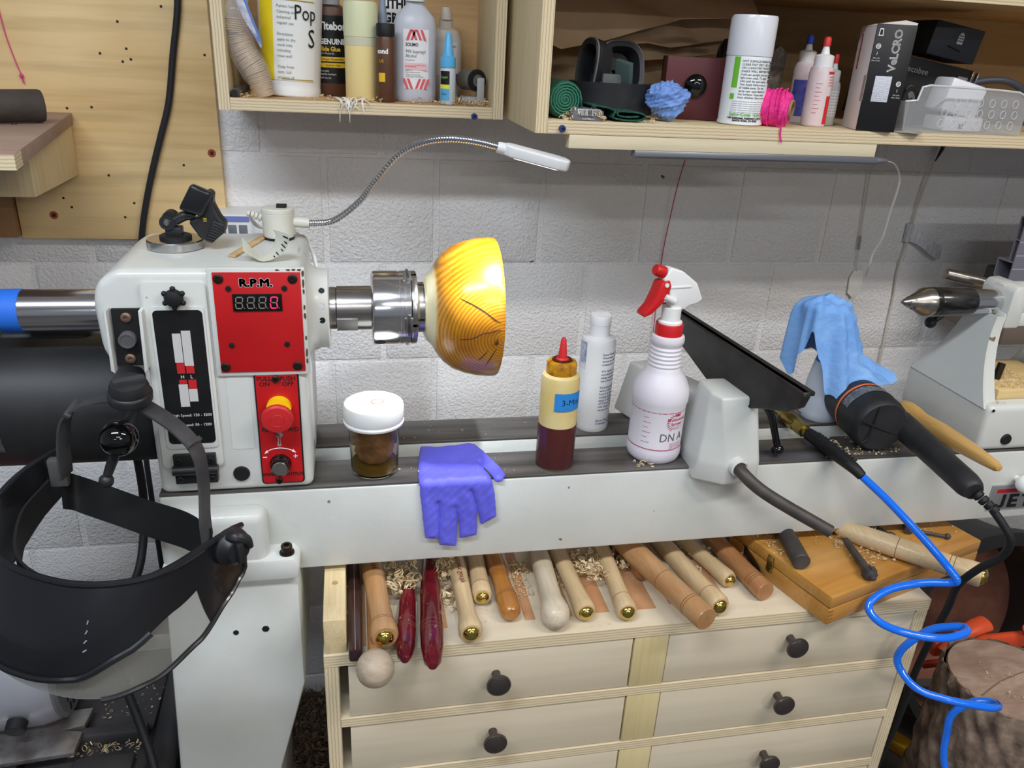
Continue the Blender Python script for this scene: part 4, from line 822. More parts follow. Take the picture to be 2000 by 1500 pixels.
# --- turning tools: handle along -Y, steel running back under the bed
ash_m = wood('pale_ash', (194, 166, 124), (206, 180, 140), 'Y', 8, .45, 12, coat=.1)
beech = wood('tan_beech', (168, 122, 78), (182, 140, 96), 'Y', 8, .4, 12, coat=.2)
cherry = wood('brown_cherry', (158, 106, 64), (172, 122, 78), 'Y', 8, .35, 12, coat=.25)
orng = wood('amber_wood', (164, 104, 42), (178, 120, 56), 'Y', 8, .32, 12, coat=.3)
redw = mk('wine_red_lacquer', (112, 14, 30), .14, var=(20, (80, 10, 22)), coat=.6, spots=(180, .70, (150, 120, 120)))
whitw = wood('bleached_maple', (196, 180, 154), (208, 194, 170), 'Y', 6, .4, 10, coat=.15)
groove = mk('burnt_groove', (110, 66, 32), .7)
def tool(label, prof, mat, xa, xb, ye, zc=None, tip='brass', L=.21, grooves=(), rtip=.0105, text_=None, tilt=0, yaw_at=-.04, grp='turning tools laid out on the cabinet top'):
    """prof: (radius, distance from the butt end)"""
    rm = max(r for r, h in prof); zc = CT+rm+.0016 if zc is None else zc
    d = V((xa-xb, yaw_at-ye, 0)).normalized(); p = V((xb, ye, zc)); d.z = tilt; d.normalize()
    t = thing('turning_tool', label, 'turning tool', p, group=grp, world=True)
    h = B().lathe(prof, p, d, 30).out('handle', mat, t)
    for g in grooves:
        r = next((r0+(r1-r0)*(g-h0)/(h1-h0) for (r0, h0), (r1, h1) in zip(prof, prof[1:]) if h0 <= g <= h1), rm)
        B().lathe([(r-.0004, g-.0008), (r+.00018, g-.0003), (r+.00018, g+.0003), (r-.0004, g+.0008)], p, d, 30).out('groove', groove, h)
    if tip == 'brass': B().lathe([(rtip, .001), (rtip, -.0005), (rtip*.93, -.0026), (rtip*.72, -.0050), (rtip*.4, -.0068), (0, -.0074)], p, d, 24).out('end_cap', brass, t)
    hl = prof[-1][1]
    B().lathe([(.0085, hl-.012), (.0085, hl+.012), (.0, hl+.012)], p, d, 20).out('ferrule', brass, t)
    B().lathe([(0, hl+.01), (.0048, hl+.01), (.0048, hl+.07), (0, hl+.072)], p, d, 12).out('steel_shank', steel, t)
    if text_:
        b = text_bm(text_, .011, .0, 'LEFT')
        x, y, dd = frame(d); up = V((0, 0, 1)); sd = d.cross(up).normalized(); rr = rm*.86
        for v in b.verts:
            s_, a = v.co.x, -v.co.y/rr; c = p+d*(.115-s_*0); v.co = p-d*0+d*(.10-s_+.05)+(up*math.cos(a)+sd*math.sin(a))*(rr+.0004)
        q = B(); q.bm.free(); q.bm = b; q.out('lettering', mk('dark_red_print', (120, 30, 34), .6), t, smooth=0, recalc=False)
    return t
def bp(r, f=1.25, L=.22):  # handle with a flared butt
    return [(0, 0), (r*f*.86, 0), (r*f, .004), (r*f, .012), (r*1.04, .032), (r*.98, .06), (r*1.0, .10), (r*1.06, .14), (r*.9, .19), (r*.62, L), (0, L)]
tool('tan beech turning tool with brass button beside the red tools', bp(.0148, 1.22), beech, .008, .020, -.201, CT+.030, rtip=.0115, grooves=(.022, .026), text_='Sorby')
tool('shorter wine red lacquered turning tool half under shavings', [(0, 0), (.005, .0012), (.0095, .008), (.0122, .024), (.0130, .05), (.0125, .075), (.0118, .11), (.0080, .15), (0, .15)], redw, .062, .043, -.228, tip=None, grooves=(.055, .060, .072))
tool('longer wine red lacquered turning tool overhanging the cabinet edge', [(0, 0), (.0055, .0012), (.011, .010), (.0145, .035), (.0155, .07), (.0150, .09), (.0148, .14), (.011, .22), (0, .22)], redw, .092, .076, -.246, tip=None, grooves=(.060, .066, .074))
tool('pale ash turning tool with red script and brass button', bp(.0122, 1.30), ash_m, .131, .131, -.195, CT+.019, rtip=.0112, text_='Robert Sorby')
tool('short pale ash turning tool with brass button set back under the bed', bp(.0125, 1.12, .18), ash_m, .161, .158, -.120, rtip=.0092, grooves=(.022,))
tool('amber turning tool with rounded plain end', [(0, 0), (.009, .001), (.0135, .006), (.0150, .016), (.0150, .04), (.0125, .06), (.0122, .08), (.0140, .11), (.010, .18), (0, .18)], orng, .189, .191, -.164, tip=None, grooves=(.034, .038, .084, .088, .092))
tool('bleached white turning tool with big ball shaped end', [(0, 0), (.0100, .002), (.0162, .008), (.0198, .018), (.0200, .026), (.0178, .038), (.0155, .048), (.0148, .08), (.0150, .14), (.010, .2), (0, .2)], whitw, .257, .247, -.195, tip=None)
tool('pale ash turning tool with brass button right of the white ball ended tool', bp(.0125, 1.18), ash_m, .289, .293, -.172, rtip=.0108)
tool('pale ash turning tool with brass button left of the long brown handle', bp(.0125, 1.18), ash_m, .357, .350, -.179, rtip=.0108, grooves=(.028,))
tool('long brown cherry turning tool with flat end overhanging the cabinet edge', [(0, 0), (.0158, 0), (.0168, .002), (.0170, .03), (.0165, .09), (.0178, .15), (.0165, .21), (.009, .26), (0, .26)], beech, .386, .441, -.229, CT+.036, None, grooves=(.030, .034, .092, ), grp='turning tools laid out on the cabinet top')
tool('dark brown turning tool tucked beneath the long brown handle', bp(.011, 1.15, .14), cherry, .398, .404, -.098, CT+.0155, None)
tool('wavy grained ash turning tool with brass button right of the long brown handle', bp(.0135, 1.22), ash_m, .459, .483, -.186, rtip=.0115, grooves=(.030,))
tool('short ash turning tool with brass button set behind the wavy grained one', bp(.0115, 1.15, .17), ash_m, .502, .526, -.127, rtip=.0088)
tool('brown cherry turning tool with flat end next to the wooden case', [(0, 0), (.0138, 0), (.0150, .002), (.0150, .03), (.0142, .05), (.0148, .10), (.0125, .17), (0, .17)], cherry, .547, .565, -.162, tip=None, grooves=(.020, .024, .030))
t = thing('ball_end_tool', 'pale wooden ball knob of a tool hanging over the cabinet edge', 'turning tool', (.0066, -.235, CT+.016), group='turning tools laid out on the cabinet top', world=True)
B().sph((.0066, -.2355, CT+.0145), .0235, 28).out('ball_knob', wood('grey_maple', (166, 148, 126), (184, 166, 144), 'X', 14, .5, 4), t)
B().cyl((.0066, -.218, CT+.0125), (.006, -.03, CT+.0125), .0085, .0065).out('shank', cherry, t)
t = thing('dark_scraper', 'dark brown square barred scraper tool beside the pine block', 'turning tool', (-.0165, -.13, CT), group='turning tools laid out on the cabinet top', world=True)
b = B(); b.rng((-.0255, -.2085, CT+.0015), (-.0085, .03, CT+.0215), .004); b.out('bar_handle', mk('rosewood', (62, 40, 38), .3, var=(20, (48, 28, 26), (3, .3, 3)), coat=.3), t)
B().rng((-.0172, -.2075, CT+.0216), (-.0164, .03, CT+.0222)).out('glue_line', mk('pale_line', (150, 130, 120), .5), t)
t = B().prism([(-.135, -.188), (-.135, -.182), (-.11, -.166), (-.03, -.158), (.0, -.158), (0, -.188)], .5785, .5805, TR(0, -.004, 0), .0006, plane='YZ').out('curved_knife', mk('dark_blade', (120, 116, 120), .25, 1)); tag(t, 'thin curved steel blade standing on edge against the wooden case', 'blade')
# wooden case
WCS = thing('wooden_case', 'varnished amber wooden case with brass latch on the cabinet corner', 'case', (.628, -.223, CT), rot=(0, 0, 17.3))
cw = wood('varnished_case', (178, 122, 52), (194, 142, 70), 'X', 4, .35, 12, coat=.3)
B().rng((0, 0, .0003), (.336, .20, .0268), .0015).out('case_bottom', cw, WCS)
ld_ = B().rng((0, 0, .0282), (.336, .20, .0475), .0022).out('case_lid', cw, WCS)
B().rng((.002, .002, .0268), (.334, .198, .0283)).out('seam', mk('seam_dark', (84, 52, 22), .7), WCS)
for k in range(4):
    B().rng((-.0003, -.0003, .003+k*.006), (.009, .0003, .0058+k*.006)).out('finger_joint', wood('end_grain', (150, 96, 40), (166, 112, 52), 'Z', 6, .4, 6), WCS)
b = B(); b.lathe([(0, .0), (.006, 0), (.0065, .002), (.004, .004), (0, .005)], (-.0002, .112, .036), (-1, 0, 0), 18); b.rng((-.0022, .106, .017), (0, .118, .044), .001); b.lathe([(0, 0), (.0048, 0), (.005, .002), (0, .003)], (-.0004, .112, .0215), (-1, 0, 0), 16); b.tube([(-.003, .107, .04), (-.0042, .105, .03), (-.003, .108, .02)], .0012, 6, 3)
b.out('latch', oldbrass, WCS)
LT = CT+.0475
def onc(x, y, z=0): # a point on the lid
    a = R(17.3); return V((.628+x*math.cos(a)-y*math.sin(a), -.223+x*math.sin(a)+y*math.cos(a), LT+z))
o = B().lathe([(0, 0), (.0120, 0), (.0128, .001), (.0128, .15), (0, .15)], (.6155, -.158, LT+.0133), (.20, 1, 0), 28).out('steel_bar', iron); tag(o, 'thick round dark steel bar lying on the wooden case', 'steel bar')
t = thing('drive_center', 'small dark steel spur drive centre lying on the wooden case', 'drive centre', (.703, -.188, LT), world=True)
dc = V((.703, -.198, LT+.0098)); dv = V((.16, 1, 0)).normalized()
B().lathe([(0, -.008), (.0034, -.006), (.0046, 0), (.0088, .002), (.0095, .004), (.0095, .014), (.0078, .018), (.0062, .022), (.0050, .09), (0, .09)], dc, dv, 24).out('shaft', iron, t)
for k in range(8):
    a = 2*PI*k/8; x, y, z = frame(dv); B().box((0, 0, 0), (.0022, .0022, .011), Matrix.Translation(dc+dv*.009+(x*math.cos(a)+y*math.sin(a))*.0096) @ dv.to_track_quat('Z', 'Y').to_matrix().to_4x4(), .0004).out('tooth', iron, t)
tool('large pale ash roughing tool with brass button lying across the wooden case', [(0, 0), (.0155, 0), (.0170, .0025), (.0172, .018), (.0152, .03), (.0150, .075), (.0162, .12), (.0160, .160), (.0135, .188), (.0095, .2), (0, .2)], ash_m, .690, .851, -.232, LT+.0225, rtip=.0125, grooves=(.036, .042, .112), text_='Sorby', yaw_at=-.045, tilt=-.045)
t = thing('chuck_key', 'slim black tommy bar with ball end at the far corner of the wooden case', 'tommy bar', (.88, -.1, LT), world=True)
b = B(); b.cyl((.842, -.088, LT+.0058), (.8915, -.112, LT+.0045), .0028, n=12); b.sph((.8935, -.113, LT+.0052), .0050, 14); b.out('bar', iron, t); B().cyl((.838, -.094, LT+.0072), (.845, -.080, LT+.0072), .0068, n=14).out('head', iron, t)
t = thing('bent_wrench', 'dark flat steel wrench lying between the roughing tool and the tommy bar', 'wrench', (.80, -.11, LT), world=True)
B().prism([(-.012, -.06), (-.003, -.062), (.0, -.02), (.006, .01), (.012, .05), (.004, .055), (-.008, .02), (-.012, -.02)], .0003, .0065, TR(.802, -.103, LT, 0, 0, 22), .001, plane='XY').out('wrench_body', iron, t)
B().lathe([(.0055, 0), (.0055, .002), (.0025, .003), (0, .003)], (.8035, -.1, LT+.0065), n=14).out('rivet', steel, t)
# --- shavings
shav = mk('wood_shavings', (222, 202, 164), .7, var=(90, (204, 176, 130)))
def shavings(name, spots, label, parent=None, seed=3, m=None):
    """spots: (x0, x1, y0, y1, z, count, size)"""
    rnd = random.Random(seed); b = B()
    for x0, x1, y0, y1, z, n, s in spots:
        for _ in range(n):
            q = (rnd.uniform(x0, x1), rnd.uniform(y0, y1), z+rnd.random()**2*s*.8)
            r0 = s*rnd.uniform(.2, .55); w = s*rnd.uniform(.06, .17); tu = rnd.uniform(.5, 2.0); pit = rnd.uniform(-.4, .4)*s
            M = Matrix.Translation(q) @ Matrix.Rotation(rnd.uniform(0, 6.28), 4, 'Z') @ Matrix.Rotation(rnd.uniform(-1.5, 1.5), 4, 'X')
            k = max(4, int(7*tu)); vs = []; fs = []
            for i in range(k+1):
                a = 2*PI*tu*i/k; rr = r0*(1-.35*i/k)
                for e in (0, 1): vs.append((rr*math.cos(a), w*(e-.5)+pit*i/k, rr*math.sin(a)+r0*.6))
            for i in range(k): fs.append((2*i, 2*i+1, 2*i+3, 2*i+2))
            b.add(vs, fs, M)
    o = b.out(name, m or shav, parent, smooth=80, recalc=False); 
    if parent is None: tag(o, label, 'shavings', kind='stuff')
    return o
shavings('wood_shavings', [(-.03, -.025, -.15, .0, CT+.004, 8, .010), (.03, .058, -.10, -.035, CT+.012, 70, .016), (.04, .07, -.11, -.03, CT+.026, 40, .016), (.098, .122, -.13, -.035, CT+.004, 45, .016), (.10, .125, -.07, -.03, CT+.018, 30, .018), (.205, .235, -.11, -.03, CT+.001, 220, .0045), (.215, .24, -.06, -.03, CT+.001, 60, .009), (.270, .283, -.10, -.03, CT+.001, 50, .007), (.305, .345, -.085, -.035, CT+.010, 110, .013), (.315, .34, -.11, -.06, CT+.016, 55, .013), (.345, .395, -.07, -.03, CT+.006, 60, .013), (.415, .445, -.10, -.03, CT+.002, 60, .010), (.475, .50, -.11, -.03, CT+.004, 50, .009), (.52, .545, -.08, -.03, CT+.004, 40, .008), (.575, .60, -.13, -.04, CT+.004, 16, .009), (-.03, .60, -.185, -.02, CT+.0004, 160, .0030)], 'pale curly wood shavings strewn between the tools on the cabinet top', seed=4)
sp = []
for x0, x1, y0, y1, n, s in ((.0, .05, .09, .17, 70, .006), (.10, .19, .03, .10, 90, .009), (.13, .22, .02, .06, 60, .008), (.24, .33, .03, .14, 60, .004), (.02, .10, .10, .19, 60, .004)):
    for _ in range(n):
        q = onc(random.uniform(x0, x1), random.uniform(y0, y1)); sp.append((q.x, q.x+.001, q.y, q.y+.001, q.z+.0003, 1, s))
shavings('case_shavings', sp, 'fine wood shavings scattered on the lid of the wooden case', seed=6)
sp = [(.66, .80, -.088, -.06, .0008, 90, .0045), (.73, .80, -.05, .0-.025, .0008, 60, .005), (.69, .71, -.08, -.03, .0008, 25, .006), (.76, .80, .03, .08, .001, 16, .012), (.37, .40, -.09, -.075, .0008, 10, .010), (.0, .35, -.085, -.03, .0006, 24, .0035), (-.05, .6, .03, .085, .0006, 26, .0035)]
shavings('bed_shavings', sp, 'sparse wood shavings and dust scattered on the lathe bed ways', seed=8)
shavings('block_sawdust', [(.95, 1.03, -.068, .03, .0930, 380, .0045), (.93, .95, -.09, -.06, .0768, 20, .004)], 'sawdust heaped on the wooden block inside the tailstock', seed=9)
# ================================================================ UPPER CABINETS
inply = wood('shelf_ply_shaded', (186, 146, 96), (200, 162, 112), 'X', 2, .6, 8, pos=True)  # same plywood as outside, with the interior shade put into its colour
outply = wood('shelf_ply_outside', (214, 194, 152), (224, 206, 168), 'Z', 2, .6, 8, pos=True)
S = .4405; BK = .505
UL = thing('open_shelf_box', 'open plywood wall cubby full of glue bottles left of the deeper one', 'shelf', (.02, .42, .4225), world=True)
def sidep(x0, x1, yf, parent, m, top=.74):
    B().rng((x0, yf, .4222), (x1, WY-.001, top), .0005).out('side_panel', m, parent)
    B().rng((x0+.0003, yf-.0005, .4224), (x1-.0003, yf, top)).out('side_edge', pex, parent, smooth=0)
sidep(-.1965, -.1795, .32, UL, outply); sidep(.222, .2395, .32, UL, outply)
B().rng((-.1795, .32, .4222), (.222, WY-.001, S), .0004).out('bottom_panel', inply, UL); B().rng((-.1793, .3195, .4224), (.2218, .32, S-.0002)).out('bottom_edge', pez, UL, smooth=0)
B().rng((-.1795, BK, S), (.222, WY-.001, .74)).out('back_panel', inply, UL); B().rng((-.1965, .32, .7405), (.2395, WY-.001, .7585), .0005).out('top_panel', outply, UL)
UR = thing('open_wall_cabinet', 'deeper open plywood wall cabinet at the right holding boxes and spray can', 'shelf', (.8, .3, .4225), world=True)
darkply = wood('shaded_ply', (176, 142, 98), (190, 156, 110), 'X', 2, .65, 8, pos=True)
sidep(.2505, .2680, .128, UR, outply)
B().rng((.2680, .128, .4222), (1.55, WY-.001, S), .0004).out('bottom_panel', outply, UR); B().rng((.2682, .1275, .4224), (1.55, .128, S-.0002)).out('bottom_edge', pez, UR, smooth=0)
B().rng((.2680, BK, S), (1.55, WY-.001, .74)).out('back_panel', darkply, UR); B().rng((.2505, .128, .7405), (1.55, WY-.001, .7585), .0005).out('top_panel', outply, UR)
B().rng((.2680, .128, .624), (1.55, .504, .642), .0004).out('middle_shelf', inply, UR); B().rng((.2682, .1275, .6242), (1.55, .128, .6418)).out('shelf_edge', pez, UR, smooth=0)
sidep(1.55, 1.5675, .128, UR, outply)
B().rng((.3005, .1285, .4030), (.7890, .148, .4220), .0005).out('batten', wood('batten_poplar', (214, 200, 166), (222, 210, 180), 'X', 3, .6, 12), UR)
LED = thing('led_bar', 'slim grey LED strip bar under the wooden batten', 'led bar', (.6, .133, .3955), world=True)
alu = mk('grey_aluminium', (146, 148, 154), .35, .7)
B().prism([(.1275, .4028), (.1275, .3945), (.131, .3915), (.141, .3915), (.144, .3945), (.144, .4028)], .4, .795, bev=.0008, plane='YZ').out('bar_body', alu, LED)
B().lathe([(.0062, 0), (.0058, .006), (.0042, .016), (.0022, .022), (0, .0225)], (.795, .1355, .3968), (1, 0, .03), 18, sx=1.1).out('end_cap', alu, LED)
# plastic dowel plugs
nav = mk('navy_plug', (48, 60, 116), .5)
for q, lb in (((.1925, .319, .4262), 'small navy blue screw plug in the edge of the left cubby'), ((.2885, .127, .4300), 'small navy blue screw plug in the edge of the right cabinet')):
    t = B().lathe([(0, .004), (.0022, .004), (.0024, .0068), (.0040, .0068), (.0048, .005), (.0048, .0), (.0028, -.001), (.0028, -.006), (0, -.006)], q, (0, -1, -.1), 18).out('screw_plug', nav); tag(t, lb, 'screw plug')
# ---------------- left cubby
t = thing('plastic_tub', 'white plastic tub with yellow label and marker writing in the left cubby', 'tub', (-.0955, .418, S+.0005), rot=(0, 2.5, 0))
B().lathe([(0, 0), (.0455, 0), (.047, .002), (.0472, .012), (.0466, .0135), (.0468, .02), (.0498, .158), (.052, .160), (.0522, .168), (.049, .170), (0, .17)], n=48).out('tub_body', whitep, t)
for a0, a1, z0, z1, c, nm in ((-62, -28, .024, .146, (238, 212, 36), 'yellow_label'), (-28, 52, .024, .146, (232, 232, 228), 'white_label')):
    b = B().grid(lambda u, v: ((.0474+.0031*(z0+(z1-z0)*v)/.158)*math.sin(R(a0+(a1-a0)*u)), -(.0474+.0031*(z0+(z1-z0)*v)/.158)*math.cos(R(a0+(a1-a0)*u)), z0+(z1-z0)*v), 14, 1); b.out(nm, mk(nm, c, .5), t)
for z in (.0255, .1385): patch(.0512 if z > .1 else .0486, -14, 48, z, z+.0014, 10).out('label_rule', mk('olive_rule', (176, 150, 40), .6), t, smooth=0)
grn = mk('small_print', (120, 130, 120), .7)
for k in range(14): text(['Pumice hand', 'Cleaning and', 'industrial', 'regular use', '', 'Directions', 'apply to dry', 'work into', 'including', 'rinse well', '', 'Keep from', 'eyes. Ltd', 'product of'][k], .0058, grn, t, TR(0, 0, .130-k*.0078), wrap=(.0512-.0008*(k/6), -20), align='LEFT')
text('Pop', .03, ink, t, TR(0, 0, .122), wrap=(.0516, 30), sx=.8); text('S', .038, ink, t, TR(0, 0, .086), wrap=(.0508, 42), sx=.8)
t = thing('glue_bottle', 'large brown hide glue bottle with grey cap behind the cream cylinder', 'glue bottle', (-.0300, .446, S+.0005))
hb = mk('brown_bottle', (96, 62, 44), .4, var=(18, (84, 52, 36)))
B().lathe([(0, 0), (.030, 0), (.0325, .004), (.0325, .118), (.028, .134), (.016, .140), (0, .140)], n=40, sx=.92, sy=.72).out('bottle_body', hb, t)
B().lathe([(.0165, .138), (.0165, .165), (0, .166)], n=28).out('cap', mk('grey_cap', (150, 152, 158), .5), t)
def glabel(t, r, sx, sy, z0, z1, a0, a1, m, nm='label'):
    return B().grid(lambda u, v: (r*sx*math.sin(R(a0+(a1-a0)*u)), -r*sy*math.cos(R(a0+(a1-a0)*u)), z0+(z1-z0)*v), 12, 1).out(nm, m, t)
def flattext(s, sz, m, t, x, z, r, sx, sy, **k):
    b = text_bm(s, sz, k.get('bold', 0), k.get('align', 'LEFT'), 0, k.get('tx', 1))
    for v in b.verts:
        a = math.asin(max(-.98, min(.98, (x+v.co.x)/(r*sx)))); v.co = V((x+v.co.x, -(r*sy)*math.cos(a)-.0003, z+v.co.y))
    q = B(); q.bm.free(); q.bm = b; return q.out('lettering', m, t, smooth=0, recalc=False)
lblk = mk('label_black', (24, 20, 18), .4); lyel = mk('label_yellow', (232, 190, 40), .5)
glabel(t, .0328, .92, .72, .020, .122, -40, 60, lblk)
for s, sz, z, m, bo in (('Titebond', .0165, .106, white_ink, .0006), ('GENUINE', .0115, .083, white_ink, .0004), ('Hide Glue', .0095, .072, lyel, .0003), ("Pro's Choice for", .0042, .0655, white_ink, 0), ('Reversible', .0040, .039, white_ink, 0), ('Ideal for furniture', .0042, .034, white_ink, 0), ('NET 8 FL OZ', .0036, .028, white_ink, 0)):
    flattext(s, sz, m, t, -.018, z, .0329, .92, .72, bold=bo, tx=.85)
for z in (.057, .0478): glabel(t, .03295, .92, .72, z-.0035, z+.0035, -38, 60, lyel, 'label_band')
flattext('Longer Assembly', .0052, ink, t, -.016, .057, .0331, .92, .72); flattext('Interior Use', .0048, ink, t, -.009, .0478, .0331, .92, .72)
t = thing('cream_cylinder', 'tall pale cylinder half filled with cream yellow filler in the left cubby', 'bottle', (.0180, .376, S+.0005))
B().lathe([(0, 0), (.0245, 0), (.0258, .002), (.0258, .080)], n=40).out('filled_body', mk('cream_filler', (238, 216, 150), .35), t)
B().lathe([(.0258, .080), (.0262, .0802), (.0262, .092), (.0258, .0922)], n=40).out('middle_band', mk('frost_band', (206, 204, 176), .4), t)
B().lathe([(.0258, .0922), (.0266, .093), (.0268, .138), (.0255, .1425), (.022, .144), (0, .144)], n=40).out('upper_cap', mk('pale_green_cap', (216, 218, 178), .4), t)
t = thing('glue_bottle', 'narrow brown glue bottle with black flip cap in front of the grease box', 'glue bottle', (.0550, .348, S+.0005))
B().lathe([(0, 0), (.0155, 0), (.0172, .003), (.0172, .088), (.0145, .096), (0, .097)], n=32, sx=.85, sy=.85).out('bottle_body', hb, t)
B().lathe([(.0138, .0955), (.0142, .097), (.0142, .112), (.0130, .114), (0, .114)], n=28).out('cap', blackm, t)
flattext('ond', .010, white_ink, t, -.0125, .074, .0174, .85, .85, bold=.0004); flattext('UE', .006, lyel, t, -.011, .060, .0174, .85, .85)
glabel(t, .01745, .85, .85, .030, .043, -50, -8, lyel, 'label_band')
t = thing('grease_carton', 'white and navy lithium grease carton at the back of the left cubby', 'carton', (.083, .478, S+.0005))
B().rng((-.030, -.02, 0), (.030, .02, .160), .001).out('carton', whitep, t)
B().rng((-.0301, -.0203, .02), (.030, -.0198, .105)).out('navy_panel', mk('navy_panel', (40, 48, 116), .5), t)
text('LITHIUM', .020, ink, t, TR(.004, -.0205, .145), bold=.0008, sx=.85); text('GREASE', .020, ink, t, TR(.004, -.0205, .124), bold=.0008, sx=.85)
text('PR', .010, white_ink, t, TR(-.02, -.0206, .09), bold=.0004); text('ALL', .010, lyel, t, TR(-.02, -.0206, .05), bold=.0004)
t = thing('grey_applicator', 'slim grey blue translucent applicator standing behind the brown bottle', 'applicator', (.0535, .41, S+.0005))
B().lathe([(0, 0), (.0075, 0), (.0075, .125), (.005, .14), (.005, .17), (0, .17)], n=20).out('tube', mk('blue_grey_plastic', (142, 152, 172), .35), t)
t = thing('alcohol_bottle', 'frosted isopropyl alcohol bottle with red and white label in the left cubby', 'bottle', (.1035, .385, S+.0005))
fz = mk('frosted_alcohol', (206, 208, 216), .35, var=(9, (194, 196, 206)))
B().lathe([(0, 0), (.030, 0), (.0335, .004), (.034, .012), (.034, .112), (.031, .126), (.019, .139), (.0145, .143), (.0145, .150), (0, .151)], n=44, sx=1, sy=.66).out('bottle_body', fz, t)
B().lathe([(.0155, .148), (.0155, .170), (0, .171)], n=28).out('cap', whitep, t)
wl = mk('paper_white', (240, 238, 238), .5); pk = mk('label_coral', (222, 92, 100), .5)
glabel(t, .0342, 1, .66, .020, .108, -36, 36, wl)
for z0, z1, up in ((.0925, .1075, 1), (.0205, .0355, -1)):
    for x in (-.016, -.009, -.002, .005, .012):
        s = 1 if x < -.002 else -1
        B().prism([(x, z0), (x+.004, z0), (x+.004+s*up*.006, z1), (x+s*up*.006, z1)], -.02285, -.02265).out('chevron', pk, t, smooth=0)
for s, sz, z, m, bo in (('SOLIMO', .0068, .0855, ink, .0002), ('99% Isopropyl', .0068, .0755, ink, 0), ('Alcohol', .0068, .0690, ink, 0), ('For external use', .0026, .0630, ink, 0), ('Read carefully the cautions', .0026, .0450, ink, 0), ('Caution: do not use in ears', .0026, .0415, ink, 0), ('16 FL OZ (1 PT) 473 mL', .0035, .0385, ink, 0)):
    flattext(s, sz, m, t, -.0165, z, .0343, 1, .66, bold=bo, tx=.8)
B().rng((-.0165, -.0231, .0485), (.0165, -.0229, .0590)).out('warning_box', mk('pale_pink', (238, 196, 196), .5), t); text('WARNING', .0036, pk, t, TR(-.009, -.0232, .0535), bold=.0001); text('FLAMMABLE', .0032, pk, t, TR(.007, -.0232, .0555))
t = thing('school_glue_bottle', 'clear school glue bottle with printed label behind the blue tipped glue', 'glue bottle', (.1605, .452, S+.0005))
B().lathe([(0, 0), (.026, 0), (.0285, .004), (.0285, .094), (.023, .110), (.012, .114), (.012, .128), (0, .128)], n=40, sx=.95, sy=.6).out('bottle_body', mk('cloudy_clear', (196, 184, 172), .3), t)
B().lathe([(.0105, .126), (.0075, .145), (0, .146)], n=24).out('cap', mk('tan_cap', (204, 190, 176), .5), t)
glabel(t, .0287, .95, .6, .040, .092, -40, 40, mk('cream_label', (214, 206, 200), .5)); flattext('No Run', .006, ink, t, -.004, .086, .0288, .95, .6); flattext('Glue', .0078, ink, t, -.004, .079, .0288, .95, .6)
B().rng((-.004, -.0177, .048), (.014, -.0174, .068)).out('blue_emblem', mk('emblem_navy', (60, 60, 120), .5), t); text("Let's Bond!", .003, white_ink, t, TR(.005, -.0178, .061))
t = thing('super_glue', 'small super glue bottle with sky blue pointed cap at the front of the cubby', 'glue bottle', (.1525, .345, S+.0005))
B().lathe([(0, 0), (.0115, 0), (.0125, .002), (.0125, .052), (.010, .056), (0, .056)], n=28).out('bottle_body', mk('milky_plastic', (200, 204, 210), .4), t)
B().lathe([(.0118, .055), (.0122, .057), (.0122, .070), (.0085, .072), (.0045, .104), (.003, .106), (0, .106)], n=28).out('cap', mk('sky_blue_cap', (98, 186, 236), .35), t)
patch(.0127, -75, 5, .030, .050, 8).out('black_label', lblk, t); patch(.0127, -75, 5, .024, .030, 8).out('yellow_label', mk('acid_yellow', (226, 230, 60), .5), t); patch(.0127, -75, 5, .006, .024, 8).out('blue_label', mk('cyan_label', (90, 170, 216), .5), t)
text('Super', .0055, mk('lime_ink', (150, 220, 80), .5), t, TR(0, 0, .041), wrap=(.0129, -35)); text('Glue', .0048, ink, t, TR(0, 0, .016), wrap=(.0129, -35))
t = thing('capped_vial', 'little bottle with dark blue cap lying on its side behind the roller', 'vial', (.178, .40, S), world=True)
B().lathe([(0, 0), (.0085, 0), (.0085, .010), (.003, .012), (.003, .022), (0, .022)], (.168, .40, S+.036), (1, 0, .1), 16).out('blue_cap', mk('ink_blue', (54, 50, 96), .4), t); B().lathe([(0, 0), (.011, 0), (.011, .034), (.008, .036), (0, .036)], (.165, .40, S+.0004), n=20).out('vial_body', mk('milky_vial', (188, 184, 178), .4), t)
t = thing('tape_roller', 'grey rubber roller with black ring on a clear plastic stand', 'roller', (.205, .37, S), world=True)
B().lathe([(0, 0), (.0155, 0), (.0165, .001), (.0165, .036), (0, .036)], (.203, .362, S+.0375), (-.45, .9, 0), 28).out('roller', mk('grey_rubber', (112, 108, 98), .7), t)
B().lathe([(.0098, -.001), (.0165, -.001), (.017, .0), (.017, .004), (.0098, .004)], (.203, .362, S+.0375), (-.45, .9, 0), 28).out('end_ring', blackm, t)
B().rng((-.0065, -.0045, 0), (.0065, .0, .042), .002, TR(.206, .356, S+.0003, 0, 0, 26)).out('stand', mk('clear_stand', (196, 198, 200), .2, alpha=.75), t); B().rng((-.020, .0, 0), (.004, .03, .012), .002, TR(.206, .36, S+.0003, 0, 0, 26)).out('stand_base', MATS['clear_stand'], t)
t = thing('dark_pen', 'dark capped pen lying in the left corner of the cubby', 'pen', (-.172, .34, S), world=True)
B().cyl((-.1725, .325, S+.0062), (-.172, .47, S+.0062), .0058, n=16).out('barrel', mk('slate_pen', (96, 100, 110), .4), t); B().cyl((-.1725, .321, S+.0062), (-.1725, .3255, S+.0062), .0052, n=16).out('pen_tip', blackm, t)
